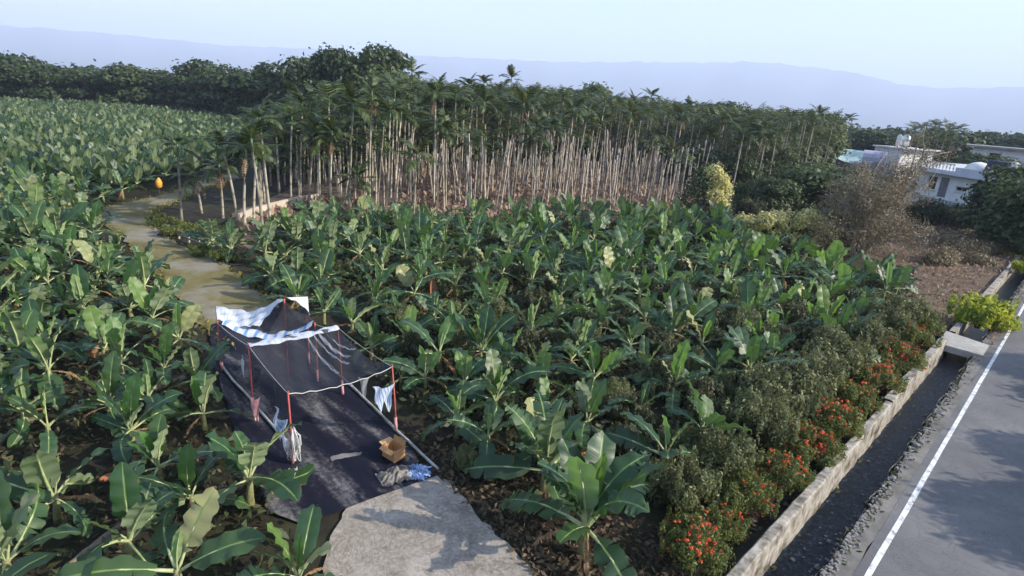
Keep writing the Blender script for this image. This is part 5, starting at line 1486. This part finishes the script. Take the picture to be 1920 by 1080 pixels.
# fill the hedge between them
for k in range(13):
    u = 0.4 + k * 1.5; q = uv(u, -1.25 + 0.12 * math.sin(k * 2.2))
    shrub(q.x, q.y, 0.66, 0.58 + 0.14 * math.sin(k * 1.7), 'hedge', k, f"low {'leafy green' if k % 3 == 1 else 'sparsely flowering'} bush filling the hedge {['at the bottom edge of the photo', 'below the first grey green shrub', 'beside the broad dark gap', 'along the lower third of the wall', 'just under the middle of the wall', 'at the middle of the wall', 'just past the middle of the wall', 'beside the largest grey shrub', 'along the upper third of the wall', 'below the low bright banana leaf', 'near the upper wall joint', 'close to the end of the wall', 'beside the slab bridge'][k]}", group='filler bushes of the flowering hedge', cat='bush', name='hedge_bush', fl=0.0 if k % 3 == 1 else 1.0)
GREY = [(1262, 915, 66, 'grey green feathery shrub right of the largest banana plant'), (1345, 855, 62, 'grey green shrub below the bright folded banana leaf'), (1275, 835, 40, 'small grey shrub under the ragged banana leaves'),
 (1415, 800, 62, 'broad grey green shrub behind the flowering hedge gap'), (1455, 745, 66, 'largest grey green shrub in the row behind the hedge'), (1510, 705, 58, 'grey shrub behind the scarlet flowers'),
 (1562, 672, 58, 'grey green shrub in the upper half of the row'), (1606, 640, 50, 'grey shrub near the bright low banana leaf'), (1648, 610, 44, 'olive shrub near the upper end of the row'), (1690, 590, 40, 'last olive shrub at the upper end of the row')]
for k, (px, py, r_, lab) in enumerate(GREY):
    shrub_px(px, py, r_, 'grey', k, lab, hk=1.0, group='grey green shrubs behind the flowering hedge')
for k in range(14):
    u = 1.0 + k * 1.35; q = uv(u, -2.15 + 0.25 * math.sin(k * 2.9))
    shrub(q.x, q.y, 0.62, 0.8 + 0.15 * math.sin(k * 2.3), 'grey' if k % 3 else 'dark', k + 1, f"small {'olive grey' if k % 3 else 'dark green'} shrub squeezed behind {['the bottom flowering bush', 'the second flowering bush', 'the yellowish flowering bush', 'the first bush past the yellowish one', 'the dense orange red bush', 'the gap of the hedge', 'the thick red bush', 'the scarlet bush', 'the bush past the scarlet one', 'the scattered red bush', 'the upper orange red bush', 'the orange bush', 'the bush by the wall end', 'the flowerless hedge end bush'][k]}", group='filler shrubs behind the flowering hedge')
WEEDS = [(905, 700, 30), (960, 770, 30), (1060, 650, 28), (1290, 690, 36), (1210, 640, 30), (1150, 600, 26), (1060, 540, 24), (980, 520, 24), (905, 545, 24), (850, 590, 26), (790, 540, 22), (1330, 610, 32), (1390, 590, 30), (1450, 570, 30), (1210, 520, 24), (1120, 490, 22), (1000, 470, 20), (930, 460, 20), (820, 470, 18), (1500, 640, 38), (1560, 630, 38), (880, 860, 30), (940, 870, 26), (1170, 830, 36), (1100, 640, 26), (1330, 790, 40), (1400, 690, 36), (862, 640, 34), (982, 712, 34), (1078, 775, 34), (1150, 745, 36), (1232, 715, 40), (1180, 775, 36), (1400, 625, 40), (1445, 655, 40), (1335, 655, 36), (930, 590, 28), (1002, 565, 26), (1480, 600, 36), (742, 600, 30), (775, 650, 28), (1270, 555, 30), (1365, 560, 32), (1240, 660, 36), (990, 650, 30), (845, 545, 24), (1110, 610, 28), (1420, 560, 28), (1530, 555, 30), (700, 590, 24), (740, 500, 20), (880, 500, 20), (1050, 480, 20), (1180, 470, 22), (1260, 460, 24), (1300, 510, 24), (560, 470, 18), (640, 510, 18), (1600, 580, 34), (1310, 745, 40), (1380, 735, 38), (1130, 680, 26)]
for k, (px, py, r_) in enumerate(WEEDS):
    dk = k % 3 == 0
    w_ = at(px, py); row = 'front' if w_.length < 19 else 'second' if w_.length < 25 else 'middle' if w_.length < 32 else 'back'
    lab = f"{'dull green' if k % 3 else 'greyish'} {'large' if r_ > 33 else 'small' if r_ < 25 else 'rounded'} weed shrub among {row} rows, {side_of(px, R_SIDE)}"
    shrub_px(px, py, r_, 'dark' if k % 3 else 'grey', k, lab, group='weed shrubs between the banana plants')
shrub_px(1832, 586, 47, 'lime', 0, 'lime yellow leafy shrub overhanging the canal beside the road', hk=0.8)
shrub_px(1872, 604, 28, 'lime', 1, 'low bright yellow shrub on the road side of the lime shrub', hk=0.7)
shrub_px(1905, 462, 28, 'dark', 0, 'dark green bush at the right edge above the far canal', hk=1.1)
shrub_px(1912, 505, 16, 'lime', 2, 'small yellow green bush at the right edge by the far canal')
for k, (px, py, r_) in enumerate([(335, 425, 30), (305, 410, 22), (380, 465, 24), (420, 475, 26)]):
    shrub_px(px, py, r_, 'hedge', k, ['olive bush on the inside of the path bend', 'small yellowish bush at the path bend', 'dark bush beside the weathered rail', 'dark bush under the banana plant behind the rail'][k], hk=0.8, name='bush', cat='bush', fl=0.0)
for k, (px, py, r_) in enumerate([(1290, 440, 24), (1380, 445, 26), (1410, 400, 28), (1560, 460, 28), (1460, 390, 34), (1350, 400, 22)]):
    shrub_px(px, py, r_, 'dark', k, 'dark undergrowth bush at the foot of the trees behind the plantation', group='undergrowth bushes behind the plantation')

for k, (px, d) in enumerate([(1725, 73), (1748, 72), (1772, 71), (1796, 70), (1818, 69)]):  # dark bushes added to fill the shadow zone before the house
    p = along(px, 395, d); shrub(p.x, p.y, 1.4, 2.1 + 0.25 * (k % 2), 'dark', k, ['leftmost dark bush before the balustraded house, under its window', 'dark bush before the balustraded house, under its door', 'dark bush before the balustraded house, under its small vent window', 'dark bush before the balustraded house, nearing the big round tree', 'dark bush touching the big round tree before the balustraded house'][k], group='dark bushes before the balustraded house', cat='bush', name='bush')
# ------------------------------------------------------------------ betel palms
def frond_quads(L, droop, nl, ll, rr, drop=0.35):
    qs = []
    ts = np.linspace(0.18, 1, nl)
    def sp_(t):
        a = -droop * t ** 1.4
        return t
    seg = 24; s = np.linspace(0, 1, seg + 1); ang = -droop * s ** 1.3
    sx = np.concatenate([[0], np.cumsum(np.cos(ang[:-1]) * L / seg)]); sz = np.concatenate([[0], np.cumsum(np.sin(ang[:-1]) * L / seg)])
    P = lambda t: np.array([np.interp(t, s, sx), 0, np.interp(t, s, sz)])
    for t in ts:
        p = P(t); a = np.interp(t, s, ang)
        fwv = np.array([math.cos(a), 0, math.sin(a)]); upv = np.array([-math.sin(a), 0, math.cos(a)])
        l = ll * (math.sin(min(1, t * 1.1) * math.pi * 0.75 + 0.5)) * rr.uniform(0.85, 1.1)
        for sd_ in (-1, 1):
            d = fwv * 0.62 + np.array([0, sd_, 0]) * 0.85 - upv * drop * rr.uniform(0.3, 1.2); d /= np.linalg.norm(d)
            w = fwv * L * 0.045
            e = p + d * l
            qs.append([p - w, p + w, e + w * 0.3, e - w * 0.3])
    for t in np.linspace(0, 0.94, 5):
        p, q = P(t), P(t + 0.06 + 0.14); w = np.array([0, 0.02 * (1.1 - t), 0])
        qs.append([p - w, p + w, q + w, q - w])
    return np.array(qs)
rr = np.random.default_rng(55)
FR = [quads_mesh('frond', frond_quads(1.75, dr, 13, 0.55, rr), M['palm_leaf']) for dr in (0.7, 1.0, 1.4, 1.8)]
FRD = quads_mesh('dead_frond', frond_quads(1.5, 1.2, 9, 0.4, rr, 0.8), M['palm_dead'])
def crown_quads(rr, n=10, nl=8, size=1.0):
    Q = []
    az = rr.uniform(0, 6.28)
    for i in range(n):
        az += 2.4 + rr.uniform(-.3, .3); q = i / (n - 1)
        el = R(78 - 75 * q + rr.uniform(-8, 8))
        m_ = np.array(Matrix.Rotation(az, 3, 'Z') @ Matrix.Rotation(-el, 3, 'Y') @ Matrix.Rotation(rr.uniform(-.4, .4), 3, 'X')) * size
        Q.append(frond_quads(1.75, rr.uniform(0.7, 1.7), nl, 0.62, rr) @ m_.T)
    return np.concatenate(Q)
CROWN = [quads_mesh('crown', crown_quads(rr, rr.integers(9, 12)), M['palm_leaf']) for k in range(6)]
def trunk_proto(r0_, r1_, bend, m, name='trunk', frayed=False):
    mb = MB(); mb.tube([(bend * t * t, bend * 0.5 * t, t - (0.02 if t == 0 else 0)) for t in np.linspace(0, 1, 7)], [r0_ * 1.25] + list(np.linspace(r0_, r1_, 6)), 7)
    return mb.mesh(name, m, smooth=True)
PT = [trunk_proto(0.072, 0.048, b, M['palm_trunk']) for b in (-0.25, 0.0, 0.15, 0.3)]
BT = [trunk_proto(0.062, 0.042, b, M['bare_trunk'], 'bare_palm_trunk') for b in (-0.15, 0.0, 0.1, 0.2)]
SHAFT = MB(); SHAFT.tube([(0, 0, 0), (0, 0, .15), (0, 0, .5), (0, 0, .8)], [.06, .085, .07, .04], 7); SHAFT = SHAFT.mesh('crownshaft', M['crownshaft'], smooth=True)
BEND = (-0.25, 0.0, 0.15, 0.3)
def palm(x, y, h, label, group, detail=False, s=1.0, k=None):
    k = rnd.randrange(4) if k is None else k
    e = empty('betel_palm', (x, y, -0.03), rnd.uniform(0, 6.28))
    e.rotation_euler = (rnd.gauss(0, 0.025), rnd.gauss(0, 0.025), e.rotation_euler.z)
    tag(e, label, 'palm', group)
    link('trunk', PT[k], e, s=(1.15, 1.15, h))
    tx, ty = BEND[k] * 1.15, BEND[k] * 0.5 * 1.15
    link('crownshaft', SHAFT, e, (tx, ty, h - 0.05))
    if detail:
        az = rnd.uniform(0, 6.28)
        n = rnd.randint(9, 11)
        for i in range(n):
            az += 2.4 + rnd.uniform(-.3, .3); q = i / (n - 1)
            m_ = Matrix.Rotation(az, 3, 'Z') @ Matrix.Rotation(-R(78 - 78 * q + rnd.uniform(-8, 8)), 3, 'Y') @ Matrix.Rotation(rnd.uniform(-.4, .4), 3, 'X')
            link('frond', FR[rnd.randrange(4)], e, (tx, ty, h + 0.6 - 0.25 * q), m_.to_euler(), s * rnd.uniform(.9, 1.15))
        for i in range(rnd.randint(0, 2)):
            az += 2
            m_ = Matrix.Rotation(az, 3, 'Z') @ Matrix.Rotation(R(40), 3, 'Y')
            link('dead_frond', FRD, e, (tx, ty, h + 0.2), m_.to_euler(), s)
    else:
        link('crown', CROWN[rnd.randrange(6)], e, (tx, ty, h + 0.5), (0, 0, rnd.uniform(0, 6.28)), s * rnd.uniform(.9, 1.15))
    return e
GP = 'betel palms of the grove behind the plantation'
pp = []
def palm_px(px, bpy_, tpy, label, **kw):
    p = at(px, bpy_); d = math.hypot(p.x, p.y)
    if px < 470: tpy += 8
    h = max(2.0, along(px, tpy, d).z - 0.6)
    pp.append((p.x, p.y))
    return palm(p.x, p.y, h, label, GP, **kw)
for px, b_, t_, lab in [
  (655, 402, 190, 'tall betel palm with thick pale trunk, front of the grove left of centre'), (724, 398, 205, 'betel palm with thick pale trunk right of the thick trunked one'), (510, 440, 225, 'slim betel palm at the grove corner by the cream wall'),
  (494, 448, 262, 'slim leaning betel palm paired at the grove corner'), (447, 425, 262, 'thin betel palm with light trunk at the path bend'), (460, 440, 268, 'thin betel palm just right of the path bend one'),
  (476, 430, 290, 'short thin betel palm between the corner pairs'), (341, 420, 262, 'lone thin betel palm standing at the path edge'), (418, 408, 300, 'thin leaning betel palm behind the olive bush'),
  (378, 398, 318, 'short thin betel palm beside the path bend'), (580, 395, 235, 'betel palm with pale trunk left of the front thick pair'), (621, 402, 248, 'betel palm with dark crown near the cream wall end'),
  (600, 400, 262, 'slim betel palm between the cream wall and the front palms'), (776, 420, 290, 'short betel palm with bushy crown amid the bare trunks'), (693, 400, 172, 'tall betel palm rising between the front thick trunks'),
  (680, 400, 330, 'very short betel palm with drooping fronds at the grove front'), (812, 392, 225, 'betel palm with pale trunk at the left edge of the clearing'), (835, 395, 245, 'betel palm with pink brown trunk at the clearing edge'),
  (545, 360, 300, 'low dark betel palm crown behind the corner pair'), (1185, 330, 300, 'short dark palm with spread crown alone among the bare trunks'), (925, 330, 290, 'short dark palm among the bare trunks left of centre')]:
    palm_px(px, b_, t_, lab, detail=True, s=0.92 if b_ > 380 else 1.05)
for px, t_, d, lab in [(768, 138, 78, 'spreading tall palm crown on the skyline right of the tall tree'), (962, 148, 95, 'tallest lone palm crown standing out of the grove skyline'), (910, 158, 92, 'palm crown on the skyline just left of the tallest one'), (1218, 182, 110, 'high palm crown on the skyline right of centre'), (1190, 190, 108, 'small palm crown left of the high skyline one'), (1290, 200, 112, 'palm crown on the skyline near the domed tree'), (880, 162, 92, 'low palm crown on the skyline left of the lone tall palms'), (1595, 224, 175, 'solitary tall palm standing alone beyond the teal shed'), (1538, 216, 112, 'palm crown at the right end of the grove skyline')]:
    p = along(px, t_, d); palm(p.x, p.y, p.z - 0.4, lab, GP, detail=True, s=1.25); pp.append((p.x, p.y))
for px, t_, d in [(1730, 240, 135), (1752, 238, 132), (1775, 244, 134), (1795, 246, 138), (1712, 246, 140), (1762, 262, 128), (1740, 268, 126), (1785, 268, 128), (1720, 272, 130)]:
    p = along(px, t_, d); palm(p.x, p.y, p.z - 0.4, 'palm in the clump between the sunlit house and the long pale house', 'palms between the far right houses', s=1.3); pp.append((p.x, p.y))
# the grove: live palms round and behind the clearing
grove_live = [at(480, 392), at(480, 350), at(560, 300), at(640, 268), at(900, 262), at(1180, 274), at(1420, 300), at(1560, 318), at(1560, 335), at(1470, 360), at(1360, 372), at(1335, 352), at(1270, 338), at(1100, 332), at(900, 338), at(800, 352), at(745, 385), at(700, 397), at(640, 388), at(560, 382)]
rg = np.random.default_rng(66)
A_ = field(grove_live, 1.85, rg, 0.42, 0.2)
lst = []
for x, y in A_:
    if min(math.hypot(x - a, y - b) for a, b in pp) < 1.2: continue
    lst.append((math.hypot(x, y), x, y))
lst.sort()
n_live = 0; restp = []
for d, x, y in lst:
    q = project([[x, y, 7]])[0]
    # the skyline falls gently to the right
    hmax = along(q[0], np.interp(q[0], [400, 500, 640, 760, 1000, 1200, 1400, 1560], [236, 206, 178, 168, 172, 196, 214, 222]), d).z - 0.5
    h = min(hmax, 11.5) * (rg.uniform(0.74, 1.0) if rg.uniform() < 0.5 else rg.uniform(0.42, 0.76))
    if n_live + len(pp) < 272:
        n_live += 1
        tall = 'tall' if h > 7.6 else 'short' if h < 5.5 else 'middling'
        place = side_of(q[0], [(470, 'beside the path bend'), (560, 'by the cream wall'), (640, 'left of the thick pale palms'), (740, 'among the thick pale palms'), (840, 'right of the thick pale palms'), (940, 'behind the left end of the bare trunks'), (1040, 'behind the middle of the bare trunks'), (1140, 'behind the right half of the bare trunks'), (1260, 'behind the lone short palm'), (1380, 'near the vine covered tree'), (9999, 'towards the far houses')])
        row = 'at the grove front' if d < 44 else 'in the second rows' if d < 56 else 'inside the grove' if d < 70 else 'deep in the grove'
        lab = f'{tall} betel palm {row}, {place}'
        palm(x, y, max(3, h), lab, GP, s=0.95 if d < 48 else 1.15)
    else:
        restp.append((x, y, max(3, h)))
if restp:
    Q = []
    for x, y, h in restp:
        c = crown_quads(rg, 9, 6, 1.3); Q.append(c + np.array([x, y, h + .4]))
    tag(link('palm_grove', quads_mesh('palm_grove', np.concatenate(Q), M['palm_leaf'])), kind='stuff')
    mb = MB()
    for x, y, h in restp: mb.tube([(x, y, -.02), (x + .1, y, h * .5), (x + .15, y, h)], [.09, .075, .06], 5, cap=False)
    tag(mb.build('far_palm_trunks', M['palm_trunk']), kind='stuff')
print('palms', n_live, len(restp))
rc = np.random.default_rng(303)
for k in range(26):
    px, py = rc.uniform(760, 1300), rc.uniform(342, 398); p = at(px, py); d = p.length
    h = rc.uniform(4.5, 8.6) if k % 3 else rc.uniform(3.0, 4.5)
    place = side_of(px, [(840, 'near the left end'), (930, 'left of the middle'), (1020, 'in the middle'), (1110, 'right of the middle'), (1200, 'around the lone short palm'), (9999, 'near the vine covered tree')])
    palm(p.x, p.y, h, f"{'tall' if h > 6.6 else 'short' if h < 4.5 else 'middling'} living palm among the {'front' if py > 378 else 'middle' if py > 360 else 'rear'} headless trunks, {place}", 'living palms among the headless trunks', detail=True, s=0.95)
# the bare headless trunks of the clearing
clear = [at(742, 402), at(790, 352), at(900, 336), at(1100, 328), at(1285, 336), at(1330, 352), at(1290, 400), at(1240, 416), at(1000, 408), at(860, 414)]
A_ = field(clear, 1.85, rg, 0.5, 0.35)
A2 = field([at(640, 404), at(742, 402), at(790, 352), at(900, 336), at(820, 325), at(700, 330), at(620, 365)], 2.0, rg, 0.45, 0.1)
tr = sorted([(math.hypot(x, y), x, y) for x, y in list(A_) + list(A2)])
for k, (d, x, y) in enumerate(tr):
    h = rg.uniform(3.0, 6.3) * (0.7 if rg.uniform() < .2 else 1.0)
    if k < 298:
        q = project([[x, y, 2]])[0]
        place = side_of(q[0], [(720, 'below the thick pale palms'), (800, 'right of the thick pale palms'), (880, 'at the left end of the clearing'), (960, 'left of the clearing middle'), (1040, 'in the clearing middle'), (1120, 'right of the clearing middle'), (1200, 'around the lone short palm'), (1260, 'right of the lone short palm'), (9999, 'beside the vine covered tree')])
        row = 'front' if d < 46 else 'second' if d < 52 else 'middle' if d < 60 else 'rear' if d < 67 else 'rearmost'
        lab = f"{'tall' if h > 5.0 else 'short' if h < 3.4 else 'middling'} headless pale palm trunk in the {row} rows, {place}"
        o = link('bare_palm_trunk', BT[rg.integers(0, 4)], None, (x, y, -0.02), (rg.normal() * 0.06, rg.normal() * 0.06, rg.uniform(0, 6.28)), (rg.uniform(.8, 1.5),) * 2 + (h,))
        tag(o, lab, 'dead palm', 'headless palm trunks of the clearing')
    else:
        if k == 298: rest_t = MB()
        a = rg.normal() * 0.2; rest_t.tube([(x, y, -.02), (x + a * .5, y, h * .5), (x + a, y, h)], [.085, .075, .06], 5, cap=True)
if len(tr) > 298: tag(rest_t.build('far_bare_trunks', M['bare_trunk']), kind='stuff')
print('bare', len(tr))
# dark tangle under the far palms
rq = np.random.default_rng(202); bl = []
back = smooth_line([at(560, 330), at(700, 318), at(850, 318), at(1000, 314), at(1150, 314), at(1290, 322), at(1400, 345), at(1540, 332)], 14)
for k in range(150):
    p = back[rq.integers(0, len(back))]; bl.append(((p.x + rq.uniform(-2, 2), p.y + rq.uniform(-3, 4), rq.uniform(0.6, 3.6)), (rq.uniform(1, 2), rq.uniform(1, 2), rq.uniform(.8, 1.5))))
fr_ = smooth_line([at(1285, 352), at(1340, 362), at(1400, 362), at(1470, 352), at(1555, 338)], 14)
for k in range(90):
    p = fr_[rq.integers(0, len(fr_))]; bl.append(((p.x + rq.uniform(-2, 2), p.y + rq.uniform(-2, 5), rq.uniform(0.5, 4.2)), (rq.uniform(.9, 1.9), rq.uniform(.9, 1.9), rq.uniform(.8, 1.6))))
tag(link('grove_understory', quads_mesh('grove_understory', leaf_quads(bl, 44000, 0.27, rq, aspect=2.2, shell=.5), M['tree_dark'])), kind='stuff')

# ------------------------------------------------------------------ ground cover
def blades(poly, dens, size, m, name, rr, lift=0.05, aspect=2.2, tall=0.0, cap=60000, avoid=None):
    P = np.array([(p[0], p[1]) for p in poly])
    lo, hi = P.min(0), P.max(0)
    n = int(np.prod(hi - lo) * dens); n = min(n, cap * 3)
    xy = rr.uniform(lo, hi, (n, 2)); xy = xy[inside(P, xy[:, 0], xy[:, 1])][:cap]
    cl = n2(xy[:, 0], xy[:, 1], 0.6) + 0.5 * n2(xy[:, 0], xy[:, 1], 1.7)
    xy = xy[cl > rr.uniform(-1.2, 0.4, len(xy))]
    if avoid is not None: xy = xy[~avoid(xy)]
    n = len(xy)
    d = rr.normal(size=(n, 3)); d[:, 2] = np.abs(d[:, 2]) * 0.5 + tall; d /= np.linalg.norm(d, axis=1)[:, None]
    c = np.concatenate([xy, (rr.uniform(0, lift, n))[:, None]], 1)
    s = size * rr.uniform(.5, 1.4, n)[:, None]
    w = np.cross(d, rr.normal(size=(n, 3))); w /= np.linalg.norm(w, axis=1)[:, None]
    w = w * s * 0.5; t = d * s * aspect * 0.5
    c = c + t
    V = np.stack([c - t, c - w, c + t, c + w], 1)
    return tag(link(name, quads_mesh(name, V, m)), kind='stuff')
rr = np.random.default_rng(91)
blades(right_poly, 70, 0.12, M['weed'], 'undergrowth', rr, 0.25, cap=70000)
near_left = [at(600, 1230), at(545, 1000), at(475, 905), at(425, 800), at(385, 690), at(372, 625), at(300, 540), at(232, 475), at(190, 440), at(-60, 440), at(-120, 700), at(-100, 1300)]
blades(near_left, 40, 0.075, M['litter'], 'dry_litter', rr, 0.04, cap=40000)
blades(near_left, 40, 0.10, M['weed'], 'weeds', rr, 0.08, cap=20000)
blades([at(825, 895), at(740, 812), at(760, 790), at(900, 830), at(1050, 900), at(1180, 980), at(1300, 1000), at(1390, 1060), at(1300, 1160), at(1050, 1160), at(960, 1020), at(900, 965)], 160, 0.07, M['litter'], 'dry_litter', rr, 0.04, cap=30000)
blades([at(740, 402), at(800, 325), at(900, 297), at(1100, 292), at(1290, 302), at(1330, 345), at(1290, 402), at(1240, 420), at(1000, 410), at(780, 424), at(640, 402), at(560, 400), at(520, 428), at(470, 460), at(445, 430), at(560, 380), at(640, 380)], 22, 0.30, M['dry_grass'], 'dry_grass', rr, 0.15, cap=60000, tall=0.35)
blades([at(1700, 560), at(1715, 505), at(1600, 475), at(1720, 440), at(1760, 420), at(1830, 432), at(1905, 470), at(1905, 505), at(1850, 545), at(1790, 600), at(1770, 625), at(1725, 600)], 22, 0.11, M['dry_grass'], 'dry_weeds', rr, 0.15, cap=30000, tall=0.3)
blades([at(800, 893), at(845, 893), at(930, 965), at(1010, 1030), at(1060, 1090), at(1000, 1090), at(930, 1010), at(860, 930)], 70, 0.05, M['litter'], 'dry_litter', rr, 0.02, cap=9000)
# reddish dry thicket on the brown field
rq = np.random.default_rng(12); bl = []
th_c = at(1800, 490)
for k in range(22):
    p = at(rq.uniform(1745, 1860), rq.uniform(450, 500)); bl.append(((p.x, p.y, rq.uniform(.15, .6)), (rq.uniform(.5, .9), rq.uniform(.5, .9), rq.uniform(.4, .7))))
tag(link('dry_thicket', quads_mesh('dry_thicket', leaf_quads(bl, 12000, 0.07, rq, aspect=3, shell=.3), M['brown_leaf'])), kind='stuff')
# verges of the path
for nm, line in (('grass_verge', pl), ('grass_verge', pr)):
    poly = [Vector(p) + Vector((-0.35, 0.1, 0)) for p in line] + [Vector(p) + Vector((0.5, -0.1, 0)) for p in reversed(line)]
    blades(poly, 140, 0.07, M['verge'], nm, rr, 0.05, cap=12000, tall=.4)
# strip between hedge and wall, canal edge weeds
blades([uv(-3, -1.7), uv(U_BRIDGE, -1.7), uv(U_BRIDGE, -0.35), uv(-3, -0.35)], 60, 0.07, M['litter'], 'dry_litter', rr, 0.03, cap=14000)
blades([uv(U_BRIDGE + 1.5, CW + .1), uv(60, CW + .1), uv(60, 1.5), uv(U_BRIDGE + 1.5, 1.5)], 120, 0.08, M['dry_grass'], 'dry_weeds', rr, 0.05, cap=9000, tall=.4)
blades([uv(-2, 0.02), uv(U_BRIDGE, 0.02), uv(U_BRIDGE, 0.12), uv(-2, 0.12)], 90, 0.06, M['verge'], 'canal_weeds', rr, 0.02, cap=1500, tall=.5).location.z = -0.53
blades([uv(-2, CW - .02), uv(U_BRIDGE, CW - .02), uv(U_BRIDGE, CW + .3), uv(-2, CW + .3)], 90, 0.05, M['weed'], 'weeds', rr, 0.02, cap=4000, tall=.3)
blades([at(1830, 440), at(1925, 470), at(1925, 495), at(1850, 470)], 60, 0.15, M['verge'], 'grass', rr, 0.1, cap=5000, tall=.4)

# fallen stems
for (a, b, r_, lab, m_) in [((255, 748), (345, 712), .085, 'grey fallen banana stem between two left rows', 'log'), ((190, 905), (236, 882), .07, 'reddish fallen banana stem in the lower left rows', 'log_red'), ((120, 1078), (225, 990), .08, 'long grey fallen banana stem at the lower left', 'log'),
    ((0, 832), (60, 790), .075, 'grey fallen banana stem at the left edge', 'log'), ((290, 732), (325, 722), .09, 'short pinkish fallen stem piece near the shelter side', 'log_red'), ((10, 635), (75, 616), .07, 'brown fallen banana stem in the upper left rows', 'log_red'), ((158, 652), (190, 648), .07, 'short brown fallen stem in the upper left rows', 'log_red'), ((1020, 880), (1130, 840), .05, 'thin brown fallen stem among the right plants', 'log_red')]:
    pole_on_ground(at(*a), at(*b), r_, lab, M[m_], 'fallen_stem', 'fallen stem', z=r_ * 0.8)
# orange bag on a stake by the path bend
st = empty('bagged_bunch', at(300, 372)); tag(st, 'bright orange bag hung over a short stake at the path bend', 'bag')
b_ = MB(); b_.tube([(0, 0, -.05), (0.02, 0, 1.1)], .03, 6); b_.build('stake', M['bark'], st)
b_ = MB(); b_.tube([(0, 0, .75), (0.03, 0, .85), (0.03, 0, 1.15), (0.05, 0, 1.4), (0.06, 0, 1.5)], [.08, .20, .23, .12, .04], 7); b_.build('bag', M['orange'], st, smooth=True)
# dry brown leaf standing among the left rows of the right-hand plantation
b_ = MB(); b_.grid(lambda a, b: ((a - .5) * 0.26 * math.sin(max(.05, b) * math.pi) ** .5, 0.05 * math.cos((a - .5) * 5), b * 0.9), 4, 8)
o = b_.build('dry_leaf_bract', M['orange'], smooth=True); o.location = at(812, 560, 0.55); o.data.materials[0] = M['log_red']
tag(o, 'orange brown dry leaf hanging upright among the banana plants', 'dry leaf')
